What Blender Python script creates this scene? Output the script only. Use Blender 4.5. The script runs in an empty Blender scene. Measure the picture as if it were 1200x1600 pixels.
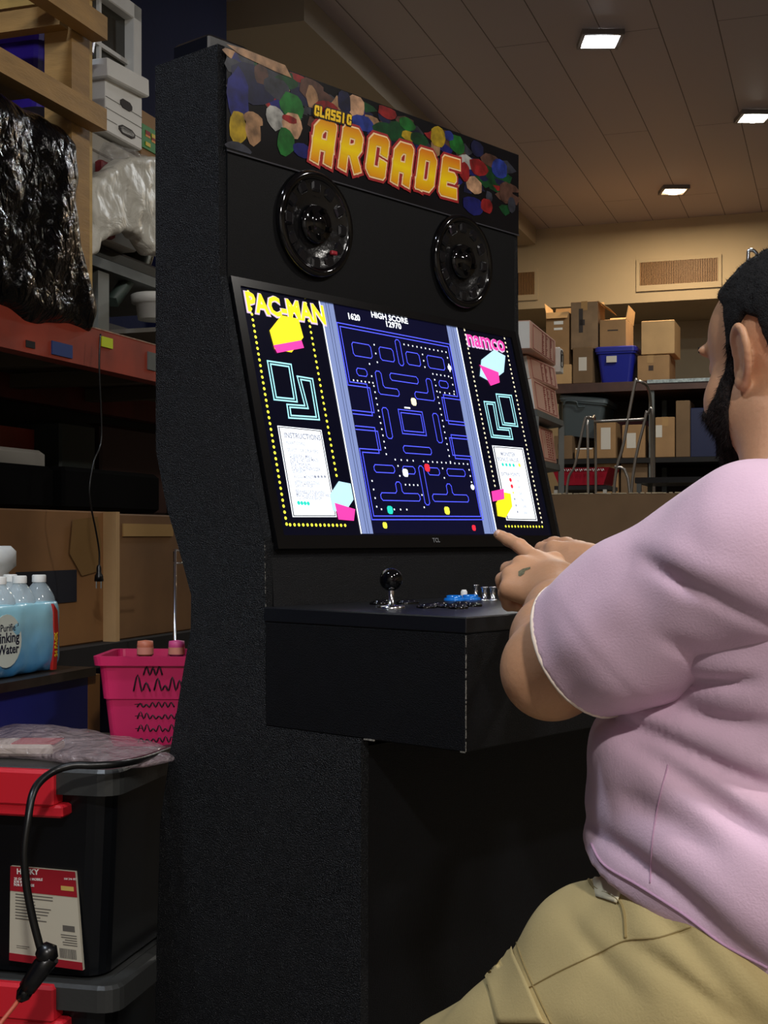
import bpy, bmesh, math, random
import numpy as np
from mathutils import Vector, Matrix
random.seed(7)
C = bpy.context.scene.collection
# ---------------------------------------------------------------- camera, world, light
F, HZ, CH = 2087., 838., 1.15          # focal length and horizon in pixels of 1200x1600, camera height
cd = bpy.data.cameras.new('camera'); cam = bpy.data.objects.new('camera', cd); C.objects.link(cam)
cam.location = (0, 0, CH); cam.rotation_euler = (math.pi/2, 0, 0)
cd.sensor_fit = 'VERTICAL'; cd.sensor_height = 36; cd.lens = F/1600*36; cd.shift_y = (HZ-800)/1600
cd.clip_start = .05
bpy.context.scene.camera = cam
sc = bpy.context.scene
sc.view_settings.view_transform = 'Standard'; sc.view_settings.look = 'None'
sc.view_settings.exposure = 0; sc.view_settings.gamma = 1; sc.view_settings.use_curve_mapping = False
w = bpy.data.worlds.new('world'); sc.world = w; w.use_nodes = True
w.node_tree.nodes['Background'].inputs[0].default_value = (.80, .86, 1, 1)
w.node_tree.nodes['Background'].inputs[1].default_value = .012
def area(name, loc, size, power, col, rot=(0, 0, 0)):
    l = bpy.data.lights.new(name, 'AREA'); l.size = size; l.energy = power; l.color = col
    o = bpy.data.objects.new(name, l); o.location = loc; o.rotation_euler = rot; C.objects.link(o); return o

# ---------------------------------------------------------------- frames
CEIL = 3.90
def rz(a): return Matrix.Rotation(a, 4, 'Z')
CAB = Matrix.Translation((.1227, 2.0, 0)) @ rz(math.atan2(.753, .657))   # x width, y back, z up
RACK = rz(math.atan2(.947, .322))      # x along the left wall, y towards the left wall
FAR = rz(math.atan2(-.322, .947))      # x along the far wall, y towards the far wall
def at(px, py, Z): return Vector(((px-600)/F*Z, Z, CH+(HZ-py)/F*Z))
def rk(px, py, v):                     # point on the vertical plane at rack depth v
    r = (px-600)/F; Z = v/(.947*r-.322); p = at(px, py, Z); return Vector((.322*p.x+.947*p.y, -v, p.z))
def fr(px, py, s):                     # point on the vertical plane at distance s towards the far wall
    r = (px-600)/F; Z = s/(.322*r+.947); p = at(px, py, Z); return Vector((.947*p.x-.322*p.y, s, p.z))
def onz(px, py, z):                    # point on a horizontal plane below the camera
    Z = F*(CH-z)/(py-HZ); return at(px, py, Z)

# ---------------------------------------------------------------- materials
def lin(c):
    return tuple(((v/255)/12.92 if v/255 <= .04045 else ((v/255+.055)/1.055)**2.4) for v in c)
MATS = {}
def M(name, col, rough=.6, metal=0, var=0, vs=8, bump=0, bs=60, emit=0, alpha=1, trans=0, coat=0, spec=.5, bdet=3, stretch=None, sheen=0, sss=0):
    if name in MATS: return MATS[name]
    m = bpy.data.materials.new(name); m.use_nodes = True; nt = m.node_tree; N = nt.nodes; L = nt.links
    b = N['Principled BSDF']; c = lin(col)+(1,)
    b.inputs['Base Color'].default_value = c; b.inputs['Roughness'].default_value = rough
    b.inputs['Metallic'].default_value = metal; b.inputs['Alpha'].default_value = alpha
    b.inputs['Specular IOR Level'].default_value = spec
    b.inputs['Transmission Weight'].default_value = trans; b.inputs['Coat Weight'].default_value = coat
    if sheen: b.inputs['Sheen Weight'].default_value = sheen
    if sss:
        b.inputs['Subsurface Weight'].default_value = sss; b.inputs['Subsurface Radius'].default_value = (1, .35, .2); b.inputs['Subsurface Scale'].default_value = .008
    if emit:
        b.inputs['Emission Color'].default_value = c; b.inputs['Emission Strength'].default_value = emit
    tc = N.new('ShaderNodeTexCoord'); src = tc.outputs['Object']
    if stretch:
        mp = N.new('ShaderNodeMapping'); mp.inputs['Scale'].default_value = stretch
        mp.inputs['Rotation'].default_value = (0, 0, 0); L.new(src, mp.inputs[0]); src = mp.outputs[0]
    if var:
        n = N.new('ShaderNodeTexNoise'); n.inputs['Scale'].default_value = vs; n.inputs['Detail'].default_value = 5
        L.new(src, n.inputs['Vector'])
        mx = N.new('ShaderNodeMixRGB'); mx.inputs[1].default_value = tuple(x*(1-var) for x in c[:3])+(1,)
        mx.inputs[2].default_value = tuple(min(1, x*(1+var)) for x in c[:3])+(1,)
        rp = N.new('ShaderNodeMapRange'); rp.inputs[1].default_value = .3; rp.inputs[2].default_value = .7
        L.new(n.outputs['Fac'], rp.inputs[0]); L.new(rp.outputs[0], mx.inputs[0]); L.new(mx.outputs[0], b.inputs['Base Color'])
    if bump:
        n = N.new('ShaderNodeTexNoise'); n.inputs['Scale'].default_value = bs; n.inputs['Detail'].default_value = bdet
        L.new(src, n.inputs['Vector'])
        bp = N.new('ShaderNodeBump'); bp.inputs['Strength'].default_value = bump; bp.inputs['Distance'].default_value = .01
        L.new(n.outputs['Fac'], bp.inputs['Height']); L.new(bp.outputs[0], b.inputs['Normal'])
    MATS[name] = m; return m
BLK = M('black_laminate', (5, 6, 10), .5, var=.25, vs=30, bump=.4, bs=650, spec=.3, bdet=1)
BLKP = M('black_plastic', (12, 12, 14), .3)
BLKG = M('black_gloss', (6, 6, 8), .08)
EDGE = M('chip_and_glint', (128, 124, 116), .7, var=.6, vs=220)
CHROME = M('chrome', (215, 215, 220), .15, metal=1)
CARD = M('cardboard', (150, 116, 78), .8, var=.12, vs=6, bump=.05, bs=90)
CARDL = M('cardboard_light', (186, 150, 104), .8, var=.1, vs=6, bump=.05, bs=90)
CARDD = M('cardboard_dark', (112, 88, 62), .85, var=.15, vs=5)
WHITE = M('white_card', (230, 230, 226), .7, var=.05)
TAPE = M('packing_tape', (165, 130, 85), .25)
WOOD = M('pine_wood', (158, 122, 70), .6, var=.22, vs=5, bump=.1, bs=40, stretch=(1.2, 1.2, 6))
BLUEW = M('blue_wall_paint', (10, 18, 56), .85, var=.15, vs=2, bump=.1, bs=30, spec=.15)
PURP = M('purple_plastic', (50, 30, 130), .3, bump=.03, bs=20)
ORANGE = M('orange_steel', (138, 50, 32), .5, var=.25, vs=9)
STEEL = M('grey_steel', (96, 100, 98), .5, metal=.3, var=.15)
DARK = M('dark_clutter', (16, 13, 13), .8, var=.3)
# ---------------------------------------------------------------- mesh helper
OFF = {}
class MB:
    def __init__(s, T=None): s.bm = bmesh.new(); s.T = T or Matrix.Identity(4); s.mi = 0
    def _v(s, pts, T=None):
        T = s.T @ T if T is not None else s.T
        return [s.bm.verts.new(T @ Vector(p)) for p in pts]
    def face(s, pts, T=None):
        f = s.bm.faces.new(s._v(pts, T)); f.material_index = s.mi; return f
    def loft(s, secs, cap0=True, cap1=True, T=None, close=True, smooth=False):
        rs = [s._v(q, T) for q in secs]; n = len(rs[0])
        for a, b in zip(rs, rs[1:]):
            for i in range(n if close else n-1):
                f = s.bm.faces.new((a[i], a[(i+1) % n], b[(i+1) % n], b[i])); f.material_index = s.mi; f.smooth = smooth
        if cap0: f = s.bm.faces.new(rs[0][::-1]); f.material_index = s.mi
        if cap1: f = s.bm.faces.new(rs[-1]); f.material_index = s.mi
        return s
    def box(s, x0, x1, y0, y1, z0, z1, b=0, T=None, tp=0):
        def r(z, i, e=0):
            i2 = i+e; return [(x0+i2, y0+i2, z), (x1-i2, y0+i2, z), (x1-i2, y1-i2, z), (x0+i2, y1-i2, z)]
        if not b: return s.loft([r(z0, 0, tp), r(z1, 0)], T=T)
        def o(z, i, e=0):
            k = b*.9-i if i < b else 0
            X0, X1, Y0, Y1 = x0+i+e, x1-i-e, y0+i+e, y1-i-e; c = b*.6
            return [(X0+c, Y0, z), (X1-c, Y0, z), (X1, Y0+c, z), (X1, Y1-c, z), (X1-c, Y1, z), (X0+c, Y1, z), (X0, Y1-c, z), (X0, Y0+c, z)]
        return s.loft([o(z0, b, tp), o(z0+b, 0, tp), o(z1-b, 0), o(z1, b)], T=T)
    def prism(s, poly, t0, t1, plane='yz', T=None):
        f = {'yz': lambda p, t: (t, p[0], p[1]), 'xz': lambda p, t: (p[0], t, p[1]), 'xy': lambda p, t: (p[0], p[1], t)}[plane]
        return s.loft([[f(p, t0) for p in poly], [f(p, t1) for p in poly]], T=T)
    def tube(s, pts, r, n=8, T=None, cap=True):
        pts = [Vector(p) for p in pts]; secs = []; up = None
        for i, p in enumerate(pts):
            d = (pts[min(i+1, len(pts)-1)]-pts[max(i-1, 0)]).normalized()
            if up is None: up = d.orthogonal().normalized()
            up = (up-d*up.dot(d)).normalized(); sd = d.cross(up)
            rr = r[i] if isinstance(r, (list, tuple)) else r
            secs.append([p+(up*math.cos(a)+sd*math.sin(a))*rr for a in [2*math.pi*k/n for k in range(n)]])
        return s.loft(secs, cap, cap, T=T, smooth=True)
    def lathe(s, prof, n=24, T=None, cap0=False, cap1=False):
        return s.loft([[(r*math.cos(2*math.pi*k/n), r*math.sin(2*math.pi*k/n), z) for k in range(n)] for r, z in prof], cap0, cap1, T=T, smooth=True)
    def build(s, name, mats, parent=None, fix=True):
        if fix: bmesh.ops.recalc_face_normals(s.bm, faces=s.bm.faces)
        me = bpy.data.meshes.new(name); s.bm.to_mesh(me); s.bm.free()
        return link(name, me, mats, parent)
def link(name, me, mats, parent=None):
    for m in (mats if isinstance(mats, (list, tuple)) else [mats]): me.materials.append(m)
    o = bpy.data.objects.new(name, me); C.objects.link(o)
    if parent is not None:
        off = OFF[parent]; o.parent = parent
    else:
        n = len(me.vertices); co = np.empty(n*3, dtype=np.float32); me.vertices.foreach_get('co', co); co = co.reshape(-1, 3)
        lo, hi = co.min(0), co.max(0); off = Vector(((lo[0]+hi[0])/2, (lo[1]+hi[1])/2, lo[2])); o.location = off
    me.transform(Matrix.Translation(-Vector(off))); OFF[o] = Vector(off)
    return o
def thing(name, loc, label, cat, group=None):
    o = bpy.data.objects.new(name, None); C.objects.link(o); o.location = loc; o.empty_display_size = .05; OFF[o] = Vector(loc)
    return tag(o, label, cat, group)
def tag(o, label=None, cat=None, group=None, kind=None):
    if label: o['label'] = label
    if cat: o['category'] = cat
    if group: o['group'] = group
    if kind: o['kind'] = kind
    return o
def struct(name, mb, mats, label=None):
    o = mb.build(name, mats); o['kind'] = 'structure'
    if label: o['label'] = label
    return o
def spline(pts, k=6):
    P = [Vector(p) for p in pts]; out = []
    for i in range(len(P)-1):
        a, b, c, d = P[max(i-1, 0)], P[i], P[i+1], P[min(i+2, len(P)-1)]
        for j in range(k):
            t = j/k; out.append(.5*((2*b)+(c-a)*t+(2*a-5*b+4*c-d)*t*t+(3*b-a-3*c+d)*t**3))
    out.append(P[-1]); return out
def rrect(x0, x1, y0, y1, z, r, k=4):
    o = []
    for cx, cy, a0 in ((x1-r, y1-r, 0), (x0+r, y1-r, 90), (x0+r, y0+r, 180), (x1-r, y0+r, 270)):
        for j in range(k+1):
            a = math.radians(a0+90*j/k); o.append((cx+r*math.cos(a), cy+r*math.sin(a), z))
    return o
def textmesh(s, size, off=0, ext=0, align='LEFT', sx=1):
    cu = bpy.data.curves.new('t', 'FONT'); cu.body = s; cu.size = size; cu.offset = off; cu.extrude = ext; cu.align_x = align; cu.resolution_u = 2
    o = bpy.data.objects.new('t', cu); C.objects.link(o); bpy.context.view_layer.update()
    me = bpy.data.meshes.new_from_object(o.evaluated_get(bpy.context.evaluated_depsgraph_get()))
    bpy.data.objects.remove(o); bpy.data.curves.remove(cu)
    me.transform(Matrix.Diagonal((sx, 1, 1, 1))); return me
class Plane:
    """Flat printed art on a plane: o origin, ex, ey axes (world)."""
    def __init__(s, o, ex, ey):
        s.o = Vector(o); s.ex = Vector(ex).normalized(); s.ey = Vector(ey).normalized(); s.n = s.ex.cross(s.ey); s.mb = MB()
        s.z = 0
    def pix(s, px, py):
        c = Vector((0, 0, CH)); d = at(px, py, 1)-c
        t = (s.o-c).dot(s.n)/d.dot(s.n); q = c+d*t-s.o; return (q.dot(s.ex), q.dot(s.ey))
    def W(s, a, b): return s.o+s.ex*a+s.ey*b+s.n*s.z
    def poly(s, pts, mi):
        s.mb.mi = mi; s.mb.face([s.W(*p) for p in pts])
    def ppoly(s, pts, mi): s.poly([s.pix(*p) for p in pts], mi)
    def line(s, pts, wd, mi, closed=False, caps=True):
        s.mb.mi = mi; P = [Vector(p) for p in pts]
        if closed: P.append(P[0])
        for a, b in zip(P, P[1:]):
            d = (b-a)
            if d.length < 1e-6: continue
            d.normalize(); e = d*wd/2 if caps else d*0; n = Vector((-d.y, d.x))*wd/2
            s.mb.face([s.W(*(a-e-n)), s.W(*(b+e-n)), s.W(*(b+e+n)), s.W(*(a-e+n))])
    def pline(s, pts, wd, mi, closed=False): s.line([s.pix(*p) for p in pts], wd, mi, closed)
    def disc(s, a, b, r, mi, n=10, ry=None, rot=0):
        ry = ry or r; q = []
        for k in range(n):
            t = 2*math.pi*k/n; x, y = r*math.cos(t), ry*math.sin(t)
            q.append((a+x*math.cos(rot)-y*math.sin(rot), b+x*math.sin(rot)+y*math.cos(rot)))
        s.poly(q, mi)
    def dots(s, p, q, n, r, mi):
        a, b = Vector(s.pix(*p)), Vector(s.pix(*q))
        for i in range(n):
            c = a.lerp(b, i/(n-1)); s.disc(c.x, c.y, r, mi, 6)
    def text(s, t, a, b, size, mi, off=0, rot=0, sx=1, align='LEFT'):
        me = textmesh(t, size, off, 0, align, sx)
        T = Matrix.Translation(s.W(a, b)) @ Matrix((s.ex, s.ey, s.n)).transposed().to_4x4() @ Matrix.Rotation(rot, 4, 'Z')
        me.transform(T); nf = len(s.mb.bm.faces); s.mb.bm.from_mesh(me); s.mb.bm.faces.ensure_lookup_table()
        for f in s.mb.bm.faces[nf:]: f.material_index = mi
        bpy.data.meshes.remove(me)
    def flush(s, name, mats, parent):
        o = s.mb.build(name, mats, parent, fix=False); s.mb = MB(); return o
# ---------------------------------------------------------------- implicit surfaces for bodies, cloth and crumpled plastic
_R = np.random.RandomState(3).rand(32, 32, 32).astype(np.float32)
def vnoise(x, y, z, sc):
    x, y, z = x*sc+100, y*sc+100, z*sc+100
    xi, yi, zi = np.floor(x).astype(int), np.floor(y).astype(int), np.floor(z).astype(int)
    fx, fy, fz = x-xi, y-yi, z-zi; fx, fy, fz = [f*f*(3-2*f) for f in (fx, fy, fz)]
    g = lambda a, b, c: _R[(xi+a) % 32, (yi+b) % 32, (zi+c) % 32]
    l = lambda a, b, t: a+(b-a)*t
    return l(l(l(g(0,0,0), g(1,0,0), fx), l(g(0,1,0), g(1,1,0), fx), fy), l(l(g(0,0,1), g(1,0,1), fx), l(g(0,1,1), g(1,1,1), fx), fy), fz)-.5
class Field:
    def __init__(s, lo, hi, h):
        s.lo = np.array(lo, dtype=np.float32); s.h = h; s.n = np.ceil((np.array(hi)-lo)/h).astype(int)+1
        s.f = np.full(s.n, .3, dtype=np.float32)
        s.ax = [s.lo[i]+h*np.arange(s.n[i], dtype=np.float32) for i in range(3)]
    def sub(s, lo, hi, m):
        sl = []
        for i in range(3):
            a = max(0, int((lo[i]-m-s.lo[i])/s.h)); b = min(s.n[i], int((hi[i]+m-s.lo[i])/s.h)+2)
            if b <= a: return None, None
            sl.append(slice(a, b))
        return tuple(sl), (s.ax[0][sl[0]][:, None, None], s.ax[1][sl[1]][None, :, None], s.ax[2][sl[2]][None, None, :])
    def comb(s, sl, d, k, mode):
        f = s.f[sl]
        g = -f if mode == 'sub' else f
        if k > 0:
            h = np.clip(.5+.5*(g-d)/k, 0, 1); r = g+(d-g)*h-k*h*(1-h)
        else: r = np.minimum(g, d)
        s.f[sl] = -r if mode == 'sub' else r
    def cap(s, a, b, ra, rb=None, k=.02, mode='add'):
        a, b = np.array(a, dtype=np.float32), np.array(b, dtype=np.float32); rb = ra if rb is None else rb
        m = max(ra, rb)+k+3*s.h; sl, g = s.sub(np.minimum(a, b), np.maximum(a, b), m)
        if sl is None: return s
        ab = b-a; q = [g[i]-a[i] for i in range(3)]
        t = np.clip((q[0]*ab[0]+q[1]*ab[1]+q[2]*ab[2])/max(1e-9, float(ab@ab)), 0, 1)
        d = np.sqrt((q[0]-t*ab[0])**2+(q[1]-t*ab[1])**2+(q[2]-t*ab[2])**2)-(ra+(rb-ra)*t)
        s.comb(sl, d, k, mode); return s
    def ell(s, c, r, ax=None, k=.02, mode='add'):
        c = np.array(c, dtype=np.float32); R = max(r); sl, g = s.sub(c-R, c+R, k+3*s.h)
        if sl is None: return s
        ax = np.eye(3) if ax is None else np.array(ax); q = [g[i]-c[i] for i in range(3)]
        p = [sum(q[j]*float(ax[i][j]) for j in range(3)) for i in range(3)]
        k0 = np.sqrt(sum((p[i]/r[i])**2 for i in range(3))); k1 = np.sqrt(sum((p[i]/r[i]**2)**2 for i in range(3)))+1e-6
        s.comb(sl, k0*(k0-1)/k1, k, mode); return s
    def cut(s, p, n, k=0):           # keep the side the normal points away from
        n = np.array(n, dtype=np.float32); n /= np.linalg.norm(n)
        d = (s.ax[0][:, None, None]-p[0])*n[0]+(s.ax[1][None, :, None]-p[1])*n[1]+(s.ax[2][None, None, :]-p[2])*n[2]
        s.f = np.maximum(s.f, d) if k == 0 else -(lambda a, b, h: a+(b-a)*h-k*h*(1-h))(-s.f, -d, np.clip(.5+.5*(-s.f+d)/k, 0, 1)); return s
    def noise(s, amp, sc, an=(1, 1, 1)):
        m = np.abs(s.f) < amp*1.5+3*s.h; I = np.nonzero(m)
        s.f[I] += amp*2*vnoise(s.ax[0][I[0]]*an[0], s.ax[1][I[1]]*an[1], s.ax[2][I[2]]*an[2], sc); return s
    def polyext(s, poly, T, t0, t1, rnd):
        """poly in local xz, thickness t0..t1 in local y; T local->world"""
        Ti = np.array(T.inverted()); g = np.meshgrid(*s.ax, indexing='ij')
        L = [Ti[i][0]*g[0]+Ti[i][1]*g[1]+Ti[i][2]*g[2]+Ti[i][3] for i in range(3)]
        x, z = L[0], L[2]; d = np.full(x.shape, 1e9); ins = np.zeros(x.shape, bool)
        n = len(poly)
        for i in range(n):
            (ax, az), (bx, bz) = poly[i], poly[(i+1) % n]; ex, ez = bx-ax, bz-az
            t = np.clip(((x-ax)*ex+(z-az)*ez)/(ex*ex+ez*ez), 0, 1)
            d = np.minimum(d, (x-ax-t*ex)**2+(z-az-t*ez)**2)
            cr = ((az > z) != (bz > z)); ins ^= cr & (x < ex*(z-az)/(ez if abs(ez) > 1e-9 else 1e-9)+ax)
        d = np.sqrt(d); d = np.where(ins, -d, d)+rnd; y = np.abs(L[1]-(t0+t1)/2)-(t1-t0)/2+rnd
        s.f = (np.minimum(np.maximum(d, y), 0)+np.sqrt(np.maximum(d, 0)**2+np.maximum(y, 0)**2)-rnd).astype(np.float32); return s
    def mesh(s, smooth=1):
        f = s.f; v = f < 0; n = f.shape
        c = np.zeros([m-1 for m in n], int)
        for a in (0, 1):
            for b in (0, 1):
                for e in (0, 1): c += v[a:n[0]-1+a, b:n[1]-1+b, e:n[2]-1+e]
        I = np.nonzero((c > 0) & (c < 8)); idx = np.full([m-1 for m in n], -1, int); idx[I] = np.arange(len(I[0]))
        acc = np.zeros((len(I[0]), 3)); cnt = np.zeros(len(I[0]))
        cor = [(a, b, e) for a in (0, 1) for b in (0, 1) for e in (0, 1)]
        for p in cor:
            for ax in range(3):
                if p[ax]: continue
                q = list(p); q[ax] = 1
                fp = f[I[0]+p[0], I[1]+p[1], I[2]+p[2]]; fq = f[I[0]+q[0], I[1]+q[1], I[2]+q[2]]
                m = (fp < 0) != (fq < 0); t = fp[m]/(fp[m]-fq[m]); P = np.tile(np.array(p, float), (m.sum(), 1)); P[:, ax] = t
                acc[m] += P; cnt[m] += 1
        V = (acc/cnt[:, None]+np.stack(I, 1))*s.h+s.lo
        Q = []
        for ax in range(3):
            u, w_ = (ax+1) % 3, (ax+2) % 3
            sl0 = [slice(1, n[i]-1) for i in range(3)]; sl0[ax] = slice(0, n[ax]-1); sl1 = list(sl0); sl1[ax] = slice(1, n[ax])
            a, b = v[tuple(sl0)], v[tuple(sl1)]; J = np.nonzero(a != b); st = a[J]
            G = [J[i]+(0 if i == ax else 1) for i in range(3)]
            def cell(du, dw):
                g = list(G); g[u] = g[u]-du; g[w_] = g[w_]-dw; return idx[g[0], g[1], g[2]]
            q = np.stack([cell(1, 1), cell(0, 1), cell(0, 0), cell(1, 0)], 1); q[~st] = q[~st][:, ::-1]; Q.append(q)
        Q = np.concatenate(Q); Q = Q[(Q >= 0).all(1)]
        for _ in range(smooth):
            S = np.zeros_like(V); K = np.zeros(len(V))
            for i in range(4):
                for j in (1, 3):
                    np.add.at(S, Q[:, i], V[Q[:, (i+j) % 4]]); np.add.at(K, Q[:, i], 1)
            V = .5*V+.5*S/np.maximum(K, 1)[:, None]
        return V, Q
def mk(name, VQ, mats, parent=None, smooth=True):
    V, Q = VQ; me = bpy.data.meshes.new(name)
    me.vertices.add(len(V)); me.vertices.foreach_set('co', V.astype(np.float32).ravel())
    me.loops.add(len(Q)*4); me.loops.foreach_set('vertex_index', Q.astype(np.int32).ravel())
    me.polygons.add(len(Q)); me.polygons.foreach_set('loop_start', np.arange(0, len(Q)*4, 4, dtype=np.int32))
    me.polygons.foreach_set('use_smooth', np.full(len(Q), smooth)); me.update(calc_edges=True); me.validate()
    return link(name, me, mats, parent)
def joinVQ(L):
    V = []; Q = []; n = 0
    for v, q in L: V.append(v); Q.append(q+n); n += len(v)
    return np.concatenate(V), np.concatenate(Q)
# ---------------------------------------------------------------- room shell
WS, WV = 11.76, -2.60
mb = MB(RACK); mb.box(-4, 13.2, -5, 3.2, -.1, 0); struct('floor', mb, M('concrete_floor', (92, 88, 82), .6, var=.2, vs=1.5, bump=.05, bs=20))
def ceiling_mat():
    m = bpy.data.materials.new('ceiling_tiles'); m.use_nodes = True; nt = m.node_tree; N = nt.nodes; L = nt.links; b = N['Principled BSDF']
    g = N.new('ShaderNodeNewGeometry'); mp = N.new('ShaderNodeMapping'); mp.vector_type = 'TEXTURE'
    mp.inputs['Rotation'].default_value = (0, 0, math.atan2(.947, .322)); mp.inputs['Location'].default_value = (.0, .0, 0)
    L.new(g.outputs['Position'], mp.inputs[0])
    br = N.new('ShaderNodeTexBrick'); br.inputs['Scale'].default_value = 1; br.inputs['Brick Width'].default_value = 3.66; br.inputs['Row Height'].default_value = .305
    br.inputs['Mortar Size'].default_value = .004; br.inputs['Mortar Smooth'].default_value = .4
    br.inputs['Color1'].default_value = lin((172, 162, 166))+(1,); br.inputs['Color2'].default_value = lin((167, 157, 161))+(1,); br.inputs['Mortar'].default_value = lin((92, 82, 82))+(1,)
    L.new(mp.outputs[0], br.inputs['Vector']); L.new(br.outputs['Color'], b.inputs['Base Color']); b.inputs['Roughness'].default_value = .55
    bp = N.new('ShaderNodeBump'); bp.invert = True; bp.inputs['Strength'].default_value = .6; bp.inputs['Distance'].default_value = .004; L.new(br.outputs['Fac'], bp.inputs['Height']); L.new(bp.outputs[0], b.inputs['Normal'])
    return m
mb = MB(RACK); mb.box(-4, 13.2, -5, 3.2, CEIL, CEIL+.1); struct('ceiling', mb, ceiling_mat())
TAN = M('tan_wall_paint', (172, 158, 134), .8, var=.06, vs=1.5, bump=.05, bs=15)
mb = MB(FAR); mb.box(-3.2, 5, WS, WS+1.15, 3.19, CEIL)
struct('wall_back_upper', mb, TAN)
mb = MB(FAR); mb.box(-3.2, 5, WS+1.15, WS+1.3, 0, CEIL); struct('wall_back', mb, TAN)
mb = MB(RACK); mb.box(-4, 5.45, 2.60, 2.75, 0, CEIL); struct('wall_left', mb, BLUEW)
mb = MB(RACK); mb.box(-4, 13.2, -5.15, -5, 0, CEIL); struct('wall_right', mb, TAN)
mb = MB(RACK); mb.box(-4.15, -4, -5, 2.6, 0, CEIL); struct('wall_front', mb, M('front_wall_paint', (170, 166, 160), .8))
mb = MB(RACK); mb.box(5.45, 13.2, 3.2, 3.35, 0, CEIL); struct('wall_left_far', mb, TAN)
# dropped soffit under the ceiling
q = at(475, 32, F*(CEIL-.15-CH)/(HZ-32)); sv = .947*q.x-.322*q.y; ss = .322*q.x+.947*q.y
mb = MB(RACK); mb.box(ss, 11.7, -sv, 3.2, CEIL-.15, CEIL-.001)
mb.box(ss+2.2, ss+2.23, -sv+.02, 3.1, CEIL-.158, CEIL-.149)
struct('trim_1', mb, M('soffit_paint', (150, 138, 122), .7))
# window in the blue wall
z0 = rk(190, 135, -2.58)
mbw = MB(RACK); b_ = rk(221.5, 13, -2.545)
x0, x1 = rk(112, 60, -2.57).x, b_.x; zt, zb = b_.z, rk(221, 150, -2.57).z-.3
f = MB(RACK); t = .06
for bx in ((x0, x1, zt-t, zt), (x0, x1, zb, zb+t), (x0, x0+t, zb, zt), (x1-t, x1, zb, zt)): f.box(bx[0], bx[1], 2.545, 2.60, bx[2], bx[3], b=.004)

wf = f.build('window_1', WHITE); wf['kind'] = 'structure'
g = MB(RACK); g.box(x0+t, x1-t, 2.585, 2.592, zb+t, zt-t); g.build('pane', M('dim_glass', (46, 44, 34), .12, spec=.7), wf)
g = MB(RACK); n = 4
for i in range(1, n):
    xx = x1-t-i*.20
    if xx > x0+t: g.box(xx-.008, xx+.008, 2.572, 2.585, zb+t, zt-t)
zz = rk(182, 85, -2.57).z
for k in (-2, -1, 0, 1, 2):
    if zb+t < zz+k*.3 < zt-t: g.box(x0+t, x1-t, 2.571, 2.584, zz+k*.3-.008, zz+k*.3+.008)
g.build('muntin', WHITE, wf)
# vents on the far wall
def vent(name, pa, pb, lab, n=46):
    a, b = fr(*pa, WS), fr(*pb, WS); z1, z0 = max(a.z, b.z), min(a.z, b.z)
    z1 = (fr(pa[0], pa[1], WS).z); z0 = fr(pa[0], pb[1], WS).z
    t = thing(name, FAR @ Vector(((a.x+b.x)/2, WS, z0)), lab, 'vent', None)
    m = MB(FAR)
    for bx in ((a.x-.03, b.x+.03, z1, z1+.03), (a.x-.03, b.x+.03, z0-.05, z0), (a.x-.03, a.x, z0, z1), (b.x, b.x+.03, z0, z1)): m.box(bx[0], bx[1], WS-.02, WS, bx[2], bx[3])
    m.build('frame', TAN, t)
    m = MB(FAR); m.box(a.x, b.x, WS-.004, WS-.001, z0, z1); m.build('backing', M('vent_dark', (26, 18, 14), .9), t)
    m = MB(FAR)
    for i in range(n):
        x = a.x+(b.x-a.x)*(i+.5)/n; m.box(x-.0035, x+.0035, WS-.018, WS-.004, z0, z1)
    m.build('slat', M('vent_slat', (150, 116, 80), .5), t)
vent('wall_vent', (1000, 411), (1122, 447), 'wide tan wall vent with vertical slats, behind the shelf of boxes')
vent('wall_vent', (790, 428), (836, 463), 'dark wall vent cut off by the arcade cabinet edge', 18)
# ceiling lamps
def lamp(x, y, sz, col, power, label, strength=30, a=.32):
    t = thing('ceiling_light', (x, y, CEIL), label, 'light', 'square ceiling lights')
    T = Matrix.Translation((x, y, 0)) @ RACK @ rz(a)
    h = sz/2; m = MB(T)
    for bx in ((-h-.02, h+.02, h, h+.02), (-h-.02, h+.02, -h-.02, -h), (-h-.02, -h, -h, h), (h, h+.02, -h, h)): m.box(*bx, CEIL-.03, CEIL-.001)
    m.build('frame', M('lamp_frame', (112, 104, 100), .5), t)
    m = MB(T); m.lathe([(.001, CEIL-.045), (h*.55, CEIL-.042), (h*.9, CEIL-.028), (h, CEIL-.012)], 16)
    m.box(-h, h, -h, h, CEIL-.016, CEIL-.004)
    m.build('diffuser', M('lamp_glow_%d_%d' % (col[1]*100, strength), tuple(int(255*c**.45) for c in col), emit=strength), t)
    area('lamp_light', (x, y, CEIL-.07), sz*1.3, power, col)
lamp(1.19, 7.35, .19, (.95, .98, 1), 40, 'bright white square ceiling light, nearest and highest of the three in view')
lamp(2.41, 8.7, .17, (1, .97, .85), 36, 'white square ceiling light at the right edge of the photo')
lamp(2.29, 10.55, .17, (1, .74, .44), 45, 'warm orange ceiling light, lowest and nearest the far wall', 12)
for x, y, p, c_, lb in ((.6, -2.4, 190, (1, .96, .92), 'added white square fill light, unseen, far behind the camera'), (1.9, .1, 60, (1, .96, .92), 'added white square fill light behind the seated man, above the frame'), (-1.15, 1.5, 36, (.78, .88, 1), 'added cool white square light above the rack, for sheen on the cabinet side'), (2.9, 2.6, 40, (1, .95, .88), 'added white square light, unseen, high to the right of the seated man')):
    lamp(x, y, .19, c_, p, lb)  # unseen lamps added to fill the foreground and brighten the cabinet side

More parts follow.
